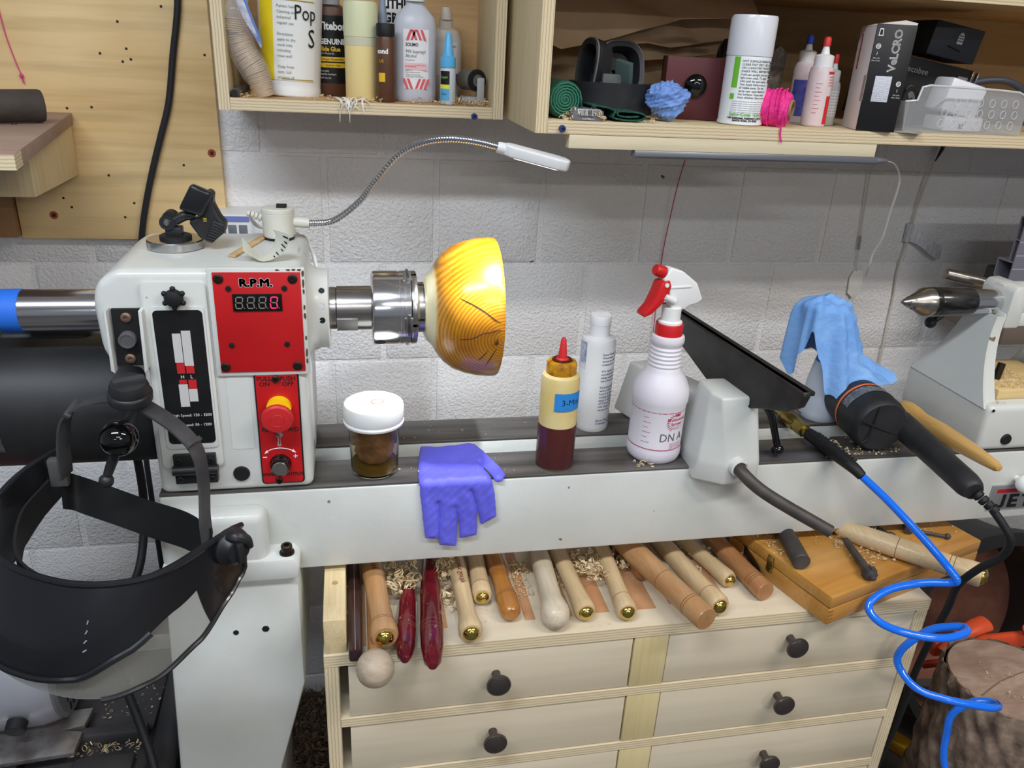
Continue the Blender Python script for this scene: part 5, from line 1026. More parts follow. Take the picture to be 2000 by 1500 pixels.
# bag of joining biscuits
t = thing('biscuit_bag', 'clear bag with a curved stack of thin wooden biscuits and a hanging card', 'bag', (-.135, .36, S), world=True)
P = crom([(-.1330, .352, S+.002), (-.1370, .352, S+.020), (-.1450, .353, S+.042), (-.1580, .354, S+.062), (-.1660, .355, S+.085), (-.1655, .356, S+.112)], 9)
bis = mk('beech_biscuit', (196, 168, 124), .7, var=(40, (176, 146, 104)))
dsc = None
for i in range(0, len(P)-1):
    d = (P[i+1]-P[i]).normalized(); b = B().lathe([(0, -.0012), (.0095, -.0012), (.0102, 0), (.0095, .0012), (0, .0012)], (0, 0, 0), (0, 0, 1), 16, sy=1.7)
    o = b.out('biscuit', bis, t); o.rotation_mode = 'QUATERNION'; o.location = P[i]+V((random.uniform(-.001, .001), 0, 0)); o.rotation_quaternion = d.to_track_quat('Z', 'Y')
film = mk('clear_film', (225, 225, 228), .12, alpha=.22)
B().tube([(-.128, .35, S+.001), (-.142, .35, S+.036), (-.160, .352, S+.070), (-.164, .352, S+.12), (-.150, .352, S+.15)], [.012, .022, .021, .020, .008], 14, 6, flat=1.3).out('bag_film', film, t)
B().prism([(-.162, S+.135), (-.150, S+.142), (-.128, S+.078), (-.1305, S+.070), (-.153, S+.110)], .3375, .3385).out('header_card', mk('card_white', (226, 226, 232), .4, var=(60, (120, 130, 170))), t)
B().prism([(-.1525, S+.139), (-.150, S+.142), (-.128, S+.078), (-.1300, S+.074)], .3370, .3375).out('card_stripe', mk('card_blue', (92, 124, 190), .5), t)
shavings('cubby_shavings', [(.09, .215, .325, .36, S+.0005, 70, .008), (.16, .215, .33, .40, S+.0005, 60, .010), (-.07, .05, .325, .345, S+.0005, 40, .007), (-.17, -.15, .33, .36, S+.0005, 15, .008)], 'small shavings scattered on the floor of the left cubby', seed=31)
t = thing('shaving_tangle', 'white stringy shavings hanging over the front edge of the left cubby', 'shavings', (-.01, .33, S), world=True); t['kind'] = 'stuff'
rnd = random.Random(5); b = B()
for k in range(16):
    x = -.022+rnd.random()*.05; l = rnd.choice((.004, .01, .018, .03, .012)); y = .322; x2 = x+rnd.uniform(-.012, .012)
    b.tube([(x, .345, S+.003), (x+rnd.uniform(-.012, .012), .330, S+.006), (x2, .3165, S+.001), (x2+rnd.uniform(-.004, .004), .3155, S-l*.6), (x2+rnd.uniform(-.006, .006), .316, S-l)], [.0010, .0012, .0013, .0010, .0005], 5, 4, flat=.3)
b.out('strands', mk('white_strand', (232, 226, 214), .7), t); bpy.data.objects[t.name]['kind'] = 'stuff'
# ---------------- right cabinet
grm = mk('green_mat', (34, 92, 70), .85, var=(160, (24, 66, 52)), bump=(220, 1.0))
t = thing('green_mat_roll', 'rolled dark green non slip mat with spiral end in the right cabinet', 'mat roll', (.289, .2, S), world=True)
B().lathe([(0, -.001), (.022, 0), (.0250, .002), (.0255, .006), (.0255, .22), (0, .22)], (.2960, .148, S+.0262), (-.03, 1, 0), 32).out('roll', grm, t)
sp_ = []
for k in range(70): a = k*.5; r = .0235*(1-k/76); sp_.append((.2960+r*math.cos(a), .1470, S+.0262+r*math.sin(a)))
B().tube(sp_, .0012, 5, 1).out('spiral_end', mk('green_mat_light', (52, 120, 94), .8), t); B().tube([(.318, .145, S+.024), (.3225, .15, S+.012), (.3225, .152, S+.002)], .0018, 6, 4).out('loose_edge', grm, t)
kp = mk('kraft_paper', (214, 184, 146), .75, var=(7, (200, 168, 130)), bump=(14, .5))
t = thing('kraft_paper', 'large crumpled brown kraft paper stuffed at the back of the right cabinet', 'paper', (.46, .38, S), world=True)
def kraft(x0, x1, yb, zl, zh, amp, seed):
    rnd = random.Random(seed); W = [(rnd.uniform(8, 40), rnd.uniform(8, 40), rnd.uniform(0, 6)) for _ in range(7)]
    def fn(u, v):
        x = x0+(x1-x0)*u; zb = zl(u); z = zb+(zh-zb)*v; h = sum((1-2*abs(math.sin(a*x+c*z+p)))/(1+i*.5) for i, (a, c, p) in enumerate(W))
        return (x, yb+amp*h+.03*v, z)
    return B().grid(fn, 60, 30).solid(.0006)
def seg(pts): return lambda u: next((z0+(z1-z0)*(u-u0)/(u1-u0) for (u0, z0), (u1, z1) in zip(pts, pts[1:]) if u0 <= u <= u1), pts[-1][1])
kraft(.285, .645, .30, seg([(0, .545), (.1, .532), (.28, .545), (.45, .565), (.65, .585), (1, .594)]), .6235, .004, 1).out('upper_fold', kp, t, smooth=25)
kraft(.40, .665, .345, seg([(0, .540), (.3, .548), (.45, .543), (1, .568)]), .6, .004, 2).out('middle_fold', kp, t, smooth=25)
kraft(.42, .665, .375, seg([(0, .515), (.3, .522), (.6, .530), (1, .545)]), .59, .004, 3).out('lower_fold', kp, t, smooth=25)
kraft(.30, .60, .42, seg([(0, S+.002), (1, S+.002)]), .58, .004, 4).out('rear_fold', kp, t, smooth=25)
t = thing('ear_muffs', 'black ear defenders with open oval cups resting in the right cabinet', 'ear defenders', (.39, .23, S), world=True)
b = B(); b.grid(lambda u, v: (.388+.066*math.cos(R(200+140*u+0)) if 0 else .386+.066*math.cos(PI+PI*u), .225+.055*math.sin(PI+PI*u), S+.006+.044*v), 30, 1).solid(.004); b.out('headband', blackp, t)
B().rng((.335, .195, S+.0004), (.437, .245, S+.010), .004).out('band_base', blackm, t)
def cup(cx, cy, cz, rx, rz, rot, tilt):
    M = TR(cx, cy, cz, tilt, 0, rot); g = mk('grey_gasket', (104, 106, 108), .5)
    ol = [((rx)*math.copysign(abs(math.cos(a))**.7, math.cos(a)), rz*math.copysign(abs(math.sin(a))**.7, math.sin(a))) for a in (2*PI*i/36 for i in range(36))]
    vs = []; fs = []
    rings_ = [(1, .0), (1.03, -.004), (.98, -.008), (.82, -.006), (.72, .004), (.70, .020), (.1, .024)]
    for k, y in rings_: vs += [(x*k, y, z*k) for x, z in ol]
    for r_ in range(len(rings_)-1):
        for i in range(36): fs.append((r_*36+i, r_*36+(i+1) % 36, (r_+1)*36+(i+1) % 36, (r_+1)*36+i))
    B().add(vs, fs, M).out('ear_cup', blackp, t); vs = []; fs = []
    for k, y in ((1.0, .0), (1.04, .004), (1.0, .026), (.6, .032), (0.05, .033)): vs += [(x*k, y, z*k) for x, z in ol]
    for r_ in range(4):
        for i in range(36): fs.append((r_*36+i, r_*36+(i+1) % 36, (r_+1)*36+(i+1) % 36, (r_+1)*36+i))
    B().add(vs, fs, M).out('cup_shell', blackp, t)
    B().tube([M @ V((x*1.02, -.004, z*1.02)) for x, z in ol+ol[:1]], .0016, 6, 1).out('cup_rim', g, t)
cup(.402, .235, S+.067, .036, .040, 8, -12); cup(.352, .235, S+.068, .020, .040, -62, -8)
dg = mk('dusty_green_clip', (70, 88, 84), .6)
b = B(); b.rng((-.004, -.014, -.03), (.004, .014, .03), .001); o_ = b.out('yoke', dg, t); o_.matrix_basis = TR(.395, .195, S+.052, 12, -18, 30)
B().rng((.362, .192, S+.034), (.392, .2, S+.062), .003).out('inner_plate', mk('dull_grey_plate', (84, 88, 88), .6), t)
t = thing('folded_green_mat', 'small folded piece of green non slip mat at the front of the right cabinet', 'mat', (.38, .14, S), world=True)
B().tube([(.33, .136, S+.0205), (.352, .136, S+.0185), (.3655, .136, S+.0150), (.3645, .136, S+.004), (.385, .136, S+.0015), (.41, .136, S+.003), (.4145, .136, S+.011), (.405, .136, S+.0155), (.385, .136, S+.0165), (.370, .136, S+.016), (.371, .136, S+.007), (.39, .136, S+.0055), (.405, .136, S+.007)], .0016, 6, 6).bm.free()
def ribbon(pts, y0, y1, th):
    P = crom([(x, 0, z) for x, z in pts], 6); return B().grid(lambda u, v: (P[round(u*(len(P)-1))].x, y0+(y1-y0)*v, P[round(u*(len(P)-1))].z), len(P)-1, 3).solid(th)
ribbon([(.331, S+.0200), (.350, S+.0185), (.364, S+.0145), (.363, S+.005), (.385, S+.0018), (.408, S+.003), (.4125, S+.010), (.402, S+.0145), (.385, S+.0155), (.370, S+.0150), (.3705, S+.008), (.388, S+.006), (.402, S+.0075)], .131, .21, .0022).out('folded_mat', grm, t)
t = thing('barcode_pack', 'grey packet with white barcode lying under the green mat', 'packet', (.331, .138, S), world=True)
B().prism([(.302, S+.0004), (.350, S+.0004), (.349, S+.013), (.343, S+.0165), (.305, S+.0165)], .131, .20, None, .001).out('packet', mk('grey_pack', (112, 112, 120), .5), t)
B().rng((.311, .1304, S+.0075), (.340, .1309, S+.0155)).out('barcode_field', whitep, t)
xx = .3125
while xx < .339:
    w = random.choice((.0004, .0008, .0013)); B().rng((xx, .1300, S+.0080), (xx+w, .1305, S+.015)).out('barcode_line', ink, t, smooth=0); xx += w+random.choice((.0006, .001))
text('7 23567 00002 1', .0034, ink, t, TR(.3255, .1303, S+.0060)); text('Made in Mexico', .0028, white_ink, t, TR(.327, .1303, S+.0028))
bluen = mk('pale_blue_nitrile', (124, 160, 222), .5, var=(30, (106, 142, 208)))
o = crump((.4560, .1680, S+.031), .030, (1.12, .85, .92), .085, 17, 64, (1.2, 1.5, 2.0, 2.6, 3.6, 5, 7)).out('crumpled_glove', bluen, smooth=50); tag(o, 'crumpled pale blue nitrile glove beside the dark red box', 'glove')
t = thing('maroon_box', 'dark maroon carton box with black round knob on its face', 'carton', (.53, .22, S), rot=(0, 0, 0), world=True)
mar = mk('maroon_card', (92, 38, 40), .55, var=(12, (84, 32, 36)))
Mb = TR(.5245, .245, S+.0005, 0, 0, -14)
B().rng((-.046, -.03, 0), (.046, .03, .090), .001, Mb).out('box', mar, t)
B().rng((.0462, -.0295, .0005), (.0468, .0295, .0895), 0, Mb).out('dark_side', mk('dark_card', (48, 28, 28), .6), t); text('5', .012, white_ink, t, Mb @ TR(.0470, -.012, .035, 0, 0, 90), bold=.0005)
B().lathe([(.0165, 0), (.0172, .002), (.0165, .006), (.011, .011), (0, .0125)], (.0, -.0302, .0500), (0, -1, 0), 28, Mb).out('knob', blackg, t)
B().rng((.030, -.026, .0902), (.048, .026, .0905), 0, Mb).out('green_flap', mk('leaf_green', (100, 170, 60), .5), t)
o = thing('dark_bulb', 'smoky dark glass bulb standing behind the spray can', 'bulb', (.607, .30, S), world=True); B().lathe([(0, .0), (.022, .0), (.0225, .09), (.020, .108), (.013, .119), (0, .123)], (.607, .30, S+.0004), n=28).out('glass', mk('smoky_glass', (58, 46, 54), .1, coat=.5), o)
t = thing('spray_can', 'white aerosol can with tall white cap and green striped label', 'spray can', (.5765, .171, S+.0005))
B().lathe([(0, 0), (.031, 0), (.0335, .0015), (.0335, .004), (.0325, .006), (.0325, .094), (.030, .1), (0, .1)], n=48).out('can_body', mk('label_white', (230, 232, 236), .3), t)
B().lathe([(.0330, .0955), (.0333, .097), (.0333, .146), (.032, .1495), (0, .1505)], n=48).out('cap', mk('cap_glossy_white', (226, 228, 234), .22), t)
gs = mk('can_green', (110, 190, 50), .5)
patch(.0328, -62, -46, .052, .094, 6).out('green_stripe', gs, t); patch(.0328, -62, -50, .036, .044, 6).out('green_mark', gs, t)
body_txt = 'HOT SURFACE FINISH NOT\nCLEAR FAST DRY. USE ONLY\nON CLEAN DRY WOOD PARTS\nSHAKE WELL BEFORE USE.\nHold can upright and spray\nlight even coats. To apply\nwait until dry and repeat.\nTest Apply before use on\nall visible parts. Do not\nspray near open flames or\nhot surfaces. Keep away\nfrom children. Store cool.'
for k, s in enumerate(body_txt.split('\n')): text(s, .0042, grn, t, TR(0, 0, .0885-k*.0045), wrap=(.0329, -40), align='LEFT', bold=.0001)
for k in range(7): text('Contents under pressure keep away from heat or sparks and', .0026, grn, t, TR(0, 0, .0335-k*.0030), wrap=(.0329, -55), align='LEFT')
text('Satin Cote', .0075, gs, t, TR(0, 0, .0155), wrap=(.0336, -28), bold=.0001); text('CAC', .0075, gs, t, TR(0, 0, .0155), wrap=(.0336, 22), bold=.0001)
text('1100 REGIONAL PARKWAY, UNIT B\nSANTA ROSA, CA 95403', .0036, ink, t, TR(0, 0, .0085), wrap=(.0336, -12), bold=.0002)
for k in range(9): patch(.0329, 44, 54, .060+k*.0032, .0615+k*.0032 if k % 2 else .0625+k*.0032, 3).out('can_barcode', ink, t, smooth=0)
t = thing('pink_twine', 'spool of neon pink mason twine on a cardboard tube', 'twine spool', (.63, .145, S), world=True)
pm = mk('neon_pink', (255, 62, 158), .7, var=(130, (226, 40, 134), (1, 1, 1)), bump=(240, .6))
pa = V((.600, .176, S+.0268)); pd = V((.76, -.65, -.02)).normalized()
B().lathe([(.0105, 0), (.020, 0), (.0235, .004), (.0258, .015), (.0262, .03), (.0245, .046), (.0205, .053), (.0105, .054)], pa, pd, 36).out('twine', pm, t)
for k in range(16): B().lathe([(.0245, .006+k*.0028), (.0268-abs(k-8)*.00012, .0072+k*.0028), (.0245, .0084+k*.0028)], pa+V((0, .0, 0)), (pd+V((random.uniform(-.12, .12), random.uniform(-.12, .12), random.uniform(-.12, .12)))).normalized(), 36).out('winding', pm, t)
B().lathe([(.0112, -.002), (.0140, -.002), (.0140, .057), (.0112, .057), (.0112, -.002)], pa, pd, 28).out('tube', mk('cardboard', (150, 130, 96), .8), t)
B().tube([(.6205, .139, S+.003), (.6215, .1255, S+.001), (.6225, .1255, S-.008), (.6265, .1250, S-.020)], .0012, 7, 5).out('loose_end', pm, t)
# dropper bottles
def dropper(label, x, y, r, h, tipm, bodym, liqm, liqh, nh, lab=None):
    t = thing('applicator_bottle', label, 'bottle', (x, y, S+.0005), group='small applicator bottles in the right cabinet')
    B().lathe([(0, 0), (r*.92, 0), (r, .002), (r, h*.9), (r*.9, h), (r*.55, h+.002), (0, h+.002)], n=28).out('bottle_body', bodym, t)
    if liqm: patch(r*1.01, -80, 80, .004, liqh, 16).out('liquid', liqm, t)
    B().lathe([(r*.72, h), (r*.76, h+.001), (r*.76, h+.016), (r*.62, h+.018), (r*.36, h+.019), (r*.2, h+.018+nh), (0, h+.018+nh)], n=24).out('spout', whitep, t)
    B().lathe([(r*.30, h+.016+nh), (r*.30, h+.026+nh), (r*.2, h+.029+nh), (0, h+.029+nh)], n=16).out('tip_cap', tipm, t)
    return t
cl = mk('clear_bottle', (222, 206, 206), .25, var=(9, (214, 192, 194)))
t = dropper('applicator bottle of bright red dye with red tip', .707, .185, .0185, .085, mk('tip_red', (206, 46, 44), .45), cl, None, 0, .014)
patch(.0187, 15, 80, .004, .045, 10).out('red_liquid', mk('red_dye', (206, 36, 40), .3), t)
patch(.0187, 5, 50, .076, .080, 8).out('label_head', mk('red_print', (200, 46, 50), .5), t)
for k in range(4): text('HARMFUL KEEP', .0032, MATS['red_print'], t, TR(0, 0, .072-k*.004), wrap=(.0188, 12), align='LEFT')
for k in range(8): patch(.0187, -45, -15 if k % 2 else -24, .020+k*.006, .0206+k*.006, 4).out('scale_line', MATS['red_print'], t, smooth=0)
t = dropper('applicator bottle with blue tip and violet label behind the red one', .716, .250, .0175, .090, mk('tip_blue', (44, 82, 200), .45), cl, None, 0, .012)
patch(.0177, -80, 40, .010, .065, 10).out('violet_label', mk('violet_label', (92, 92, 176), .5, var=(120, (70, 70, 150))), t)
t = dropper('short applicator bottle with red tip leaning by the white carton', .746, .215, .0140, .064, MATS['tip_red'], mk('milky_bottle', (206, 204, 202), .35), None, 0, .012)
patch(.0142, -60, 60, .014, .052, 8).out('white_label', wl, t)
for k in range(8): text('glue keep upright', .0030, grn, t, TR(0, 0, .049-k*.0045), wrap=(.0143, -45), align='LEFT')
t = thing('mesh_bag', 'grey folded mesh bag leaning behind the pink twine', 'bag', (.66, .28, S), world=True)
B().prism([(.60, S+.001), (.70, S+.001), (.70, S+.105), (.685, S+.115), (.64, S+.07)], .285, .30, None, .003).out('mesh', mk('grey_mesh', (128, 118, 108), .7, var=(130, (90, 82, 74)), bump=(160, .8)), t)
# hook and loop tape carton
t = thing('tape_carton', 'white and black hook and loop tape carton with small window', 'carton', (.7600, .1300, S+.0005), rot=(0, 0, -16))
B().rng((-.010, .002, .0), (.046, .075, .1450), .001).out('carton', mk('carton_white', (226, 218, 214), .45), t)
bf = B().rng((-.0103, -.0, .0), (.0463, .0022, .1480), .0004).out('black_face', mk('carton_black', (26, 26, 28), .4), t)
b = text_bm('VeLCRO', .0155); fatten(b, .0006)
for v in b.verts: v.co = V((.0225-v.co.y, -.0003, .1130+v.co.x))
q = B(); q.bm.free(); q.bm = b; q.out('lettering', white_ink, bf, smooth=0, recalc=False)
B().rng((.002, -.0006, .042), (.026, -.0001, .078), .0003).out('window', mk('window_white', (206, 210, 220), .35, bump=(200, .6, (1, 1, 3))), bf)
B().rng((-.0108, .0, .042), (-.0102, .012, .078), 0).out('window_side', mk('window_stack', (168, 160, 152), .6, bump=(300, .6, (5, 5, .3))), bf)
def icon(x, z):
    B().lathe([(.0024, 0), (.0030, .0003), (.0036, 0)], (x, -.0002, z), (0, -1, 0), 18).out('icon_ring', white_ink, bf); B().lathe([(.0008, 0), (.0012, .0003), (.0016, 0)], (x, -.0002, z), (0, -1, 0), 14).out('icon_ring', white_ink, bf)
icon(-.003, .118); icon(.037, .068)
B().prism([(-.0065, .132), (.0005, .132), (-.0005, .142), (-.0055, .142)], -.0006, -.0001).out('icon_weight', white_ink, bf); B().prism([(-.0053, .1332), (-.0007, .1332), (-.0014, .1405), (-.0046, .1405)], -.0008, -.0002).out('icon_weight_inner', MATS['carton_black'], bf)
for s, x, z, sz in (('1', -.003, .108, .006), ('10ft x 2in', -.003, .102, .0026), ('(3m x 5cm)', -.003, .0985, .0026), ('1', .037, .0585, .006), ('10ft x 2in', .037, .0525, .0026), ('(3m x 5cm)', .037, .049, .0026)): text(s, sz, white_ink, bf, TR(x, -.0004, z))
B().prism([(-.010, .1452), (.046, .1452), (.048, .151), (.03, .154), (0, .149)], .006, .07, None).out('top_flap', MATS['carton_white'], t)
B().rng((-.0104, .055, .085), (-.0101, .060, .135)).out('side_stripe', mk('stripe_red', (150, 40, 40), .5), t)
# black boxes at right
bx1 = mk('box_charcoal', (38, 39, 41), .5)
t = thing('thermostat_box', 'flat black carton with small white round logo lying behind the clear basket', 'carton', (.95, .30, S+.06), world=True)
Me = TR(.968, .330, S+.048, 0, 8, 0); B().rng((-.085, -.05, 0), (.075, .05, .055), .001, Me).out('box', bx1, t)
text('ecobee', .014, mk('soft_white_ink', (190, 190, 190), .6), t, Me @ TR(-.032, -.0506, .036)); B().lathe([(0, .0003), (.0048, .0003), (.005, 0)], (-.066, -.0502, .036), (0, -1, 0), 20, Me).out('logo_disc', white_ink, t)
text('b', .006, bx1, t, Me @ TR(-.066, -.0508, .036)); B().rng((.048, -.0506, .022), (.068, -.0502, .042), 0, Me).out('grey_sticker', mk('sticker_grey', (178, 178, 182), .5), t)
B().rng((-.085, -.045, -.046), (.075, .05, -.001), .001, Me).out('lower_box', mk('box_dark_brown', (52, 44, 38), .6), t)
t = thing('black_gift_box', 'tilted blue black carton with small white arched emblem atop the other boxes', 'carton', (.98, .29, S+.11), world=True)
Mg = TR(.985, .300, S+.1085, 0, 9, -6); B().rng((-.044, -.04, 0), (.044, .04, .052), .0012, Mg).out('box', mk('box_blue_black', (46, 50, 58), .5), t)
B().prism([(-.005, .024), (.005, .024), (.005, .036), (.003, .0405), (0, .042), (-.003, .0405), (-.005, .036)], -.0406, -.0401, Mg @ TR(.006, 0, 0)).out('emblem', mk('emblem_white', (196, 198, 200), .6), t)
for z, w in ((.036, .0035), (.032, .004), (.028, .0042)): B().rng((-w, -.0409, z), (w, -.0404, z+.0014), 0, Mg @ TR(.006, 0, 0)).out('emblem_line', MATS['box_blue_black'], t)
B().tube([Mg @ V(p) for p in ((-.012, -.0404, .018), (0, -.041, .016), (.012, -.0404, .014))], .0011, 6, 3).out('thumb_slot', blackm, t)
# clear basket
t = thing('clear_basket', 'clear perforated plastic basket with chargers at the right of the cabinet', 'basket', (.93, .2, S), world=True)
clr = mk('clear_tray', (204, 206, 208), .15, alpha=.24)
def wallp(ax, ay, bx_, by, outl, nm):
    L = math.hypot(bx_-ax, by-ay); d = V(((bx_-ax)/L, (by-ay)/L, 0)); n = V((-d.y, d.x, 0)); M = Matrix(((d.x, n.x, 0, ax), (d.y, n.y, 0, ay), (0, 0, 1, S+.0006), (0, 0, 0, 1)))
    o = B().prism(outl(L), -.001, .001, M).out(nm, clr, t); return M, L
fo = lambda L: [(0, 0), (L, 0), (L+.004, .055), (L-.02, .064), (L-.06, .066), (.03, .068), (.018, .065), (.014, .046), (-.006, .044)]
M, L = wallp(.835, .140, 1.045, .140, fo, 'front_wall')
rimm = mk('basket_rim', (222, 224, 226), .2, alpha=.8)
B().tube([M @ V((x, 0, z)) for x, z in fo(L)[2:]], .0018, 7, 1).out('rim', rimm, t)
for i in range(7):
    for j in range(3):
        if i in (0,) and j == 2: continue
        x, z = .062+i*.021+(.003 if j % 2 else 0), .014+j*.016
        B().tube([M @ V((x+.0048*math.cos(a), -.0012, z+.0058*math.sin(a))) for a in (2*PI*k/14 for k in range(15))], .0006, 5, 1).out('hole_rim', rimm, t)
wallp(1.045, .140, 1.045, .29, lambda L: [(0, 0), (L, 0), (L, .055), (0, .055)], 'side_wall'); wallp(.835, .29, .835, .140, lambda L: [(0, 0), (L, 0), (L, .044), (0, .044)], 'side_wall'); wallp(1.045, .29, .835, .29, lambda L: [(0, 0), (L, 0), (L, .066), (0, .066)], 'rear_wall')
B().rng((.836, .141, S+.0003), (1.044, .289, S+.0016)).out('tray_floor', clr, t)
t = thing('white_charger', 'white cube wall charger with metal prongs sticking out of the clear basket', 'charger', (.95, .18, S+.05), world=True)
Mq = TR(.950, .185, S+.050, 0, 12, 0); B().rng((-.034, -.022, -.024), (.034, .022, .026), .005, Mq).out('charger_body', mk('charger_white', (232, 232, 238), .35), t)
for x in (.010, .020): B().rng((x-.001, -.004, .026), (x+.001, .003, .044), .0004, Mq).out('prong', chrome, t)
t = thing('white_adapter', 'second white adapter block lying in the bottom of the clear basket', 'charger', (.955, .175, S), world=True); B().rng((.920, .160, S+.0018), (.992, .21, S+.024), .004).out('adapter_body', MATS['charger_white'], t); B().rng((.948, .1594, S+.006), (.956, .1601, S+.014)).out('port', mk('port_grey', (140, 140, 140), .5), t)
o = B().tube([(.985, .23, S+.060), (1.0, .215, S+.074), (1.03, .205, S+.080), (1.06, .20, S+.077), (1.09, .20, S+.062), (1.13, .21, S+.03), (1.17, .23, S+.006)], .0055, 12, 6).out('coiled_cable', mk('slate_cable', (62, 64, 74), .5)); tag(o, 'thick slate grey cable arching over the clear basket', 'cable')
o = thing('black_reel', 'small black reel with clear film inside the left of the basket', 'reel', (.87, .21, S), world=True); B().lathe([(0, 0), (.030, 0), (.030, .004), (.012, .004), (.012, .016), (.030, .016), (.030, .02), (0, .02)], (.875, .222, S+.0335), (.5, -.8, .1), 32).out('reel', blackp, o); B().lathe([(.031, .019), (.012, .021)], (.875, .222, S+.0335), (.5, -.8, .1), 26, ang=(0, 2.2)).out('film', film, o)
o = B().prism([(-.02, -.04), (.03, -.04), (.034, .03), (-.02, .03)], .0003, .0014, TR(.838, .125+.035, S, 0, 0, -24), plane='XY').out('folded_leaflet', mk('leaflet', (190, 184, 174), .6, var=(60, (120, 116, 110)))); tag(o, 'thin folded paper leaflet lying between the carton and the basket', 'leaflet')
shavings('cabinet_shavings', [(.29, .36, .132, .15, S+.0005, 46, .010), (.305, .345, .130, .14, S+.002, 18, .012), (.42, .43, .13, .14, S+.0005, 8, .008)], 'curly shavings on the front edge of the right cabinet under the green roll', seed=33)
# ================================================================ FACE SHIELD
FS = thing('face_shield', 'black face shield with tinted clear visor hanging on the headstock lever', 'face shield', (-.27, -.2, .0), world=True)
shellm = mk('shield_black', (22, 22, 25), .28, var=(6, (30, 30, 33)), bump=(90, .05), coat=.2)
Lp, Rp = V((-.366, -.108, .056)), V((-.138, -.232, .036))
mid = (Lp+Rp)/2; ux = (Rp-Lp); A_ = ux.length/2; ux.normalize(); dv = V((ux.y, -ux.x, 0)); dv = dv.normalized(); dv = (dv if dv.y < 0 else -dv); Bf = .138
def ps(ph, z, k=1.0):   # point on the shield: ph 0 right ear .. 180 left ear, z below the rim
    a = R(ph); ca, sa = math.cos(a), math.sin(a); bulge = 1-.9*(z/.25)**2
    p = mid+ux*(A_*k*math.copysign(abs(ca)**.8, ca))+dv*(Bf*k*math.copysign(abs(sa)**.85, sa)*(1+.10*math.sin(min(1, -z/.14)*PI)))
    return p+V((0, 0, z))+dv*(.04*z/.14)*-.9*sa
def interp(pts, x):
    for (x0, y0), (x1, y1) in zip(pts, pts[1:]):
        if x0 <= x <= x1: t = (x-x0)/(x1-x0); t = t*t*(3-2*t)*.5+t*.5; return y0+(y1-y0)*t
    return pts[-1][1]
bot = [(-8, -.018), (12, -.030), (30, -.048), (50, -.074), (70, -.096), (95, -.106), (130, -.106), (160, -.085), (188, -.04)]
vis = [(-8, -.042), (5, -.076), (20, -.102), (40, -.120), (60, -.126), (95, -.122), (130, -.115), (160, -.09), (188, -.045)]
top = [(-8, -.008), (2, .004), (10, .006), (45, -.004), (95, -.008), (140, .0), (188, .012)]
B().grid(lambda u, v: ps(-2+190*u, interp(top, -2+190*u)+(interp(bot, -2+190*u)-interp(top, -2+190*u))*v), 64, 18).solid(.0028).out('shell', shellm, FS, smooth=60)
B().tube([ps(-2+190*i/50, interp(top, -2+190*i/50)) for i in range(51)], .0034, 8, 1).out('rim_roll', shellm, FS)
B().tube([ps(40+148*i/40, interp(bot, 40+148*i/40), 1.004) for i in range(41)], .0036, 8, 1).out('lower_bead', shellm, FS)
vm = mk('tinted_visor', (150, 148, 140), .12, alpha=.38, spec=.6)
B().grid(lambda u, v: ps(-2+110*u, interp(bot, -2+110*u)+.006+(interp(vis, -2+110*u)-interp(bot, -2+110*u)-.006)*v, .975), 48, 12).solid(.0012).out('visor', vm, FS, smooth=60)
# dark side cheek and edge of the visor at the right ear
B().grid(lambda u, v: ps(-2+(22-6*v)*u, interp(bot, -2+(22-6*v)*u)+(interp(vis, -2+(22-6*v)*u)-interp(bot, -2+(22-6*v)*u))*v, .985), 12, 12).solid(.002).out('cheek', shellm, FS, smooth=60)
B().tube([ps(-2, -.02, .99)]+[ps(-2+64*i/24, interp(vis, -2+64*i/24), .985) for i in range(25)], .0030, 8, 2).out('visor_edge', shellm, FS)
pk_ = ps(4, -.010)+V((.004, -.008, .0)); 
b = B(); b.lathe([(.0215, -.004), (.0200, .004), (.0135, .010), (.012, .014), (0, .015)], pk_, (.55, -.75, .1), 26); b.rng((-.004, -.012, .010), (.004, .012, .021), .002, Matrix.Translation(pk_) @ V((.55, -.75, .1)).to_track_quat('Z', 'Y').to_matrix().to_4x4()); b.out('pivot_knob', blackp, FS)
B().tube([pk_+V((-.004, -.004, .014)), pk_+V((.006, -.008, .018)), pk_+V((.016, -.006, .012)), pk_+V((.020, -.004, .002))], [.004, .007, .006, .003], 10, 4).out('pivot_tab', blackp, FS)
# head band: crown strap with ratchet, rear band
strapm = mk('dusty_strap', (50, 50, 52), .55, var=(22, (74, 74, 74)))
sp0 = [(-.3400, -.120, .050), (-.3330, -.128, .098), (-.3190, -.138, .137), (-.2870, -.147, .1565), (-.2525, -.152, .1600), (-.2230, -.158, .1450), (-.1960, -.164, .122), (-.1800, -.172, .098), (-.1760, -.182, .062), (-.1770, -.192, .025), (-.176, -.196, .0)]
def band(pts, w, th, m, nm, wd=None, parent=FS):
    P = crom(pts, 8); n = len(P)-1; wdir = wd or V((.35, .90, .12)).normalized()
    return B().grid(lambda u, v: P[round(u*n)]+wdir*(w*(v-.5)), n, 2).solid(th).out(nm, m, parent, smooth=60)
band(sp0, .021, .0026, strapm, 'crown_strap')
for q in ((-.3125, -.140, .1430), (-.1855, -.168, .1105)): B().rng((-.003, -.0135, -.0035), (.003, .0135, .004), .001, Matrix.Translation(q) @ Matrix.Rotation(R(40 if q[0] > -.25 else -52), 4, 'Y') @ Matrix.Rotation(R(-20), 4, 'Z')).out('strap_slide', strapm, FS)
rk = V((-.2475, -.153, .1625)); B().lathe([(.0225, -.004), (.0230, .004), (.0215, .0065), (.0205, .007), (.0205, .012), (.018, .0185), (0, .0195)], rk, (.06, -.22, 1), 32).out('ratchet_base', blackp, FS)
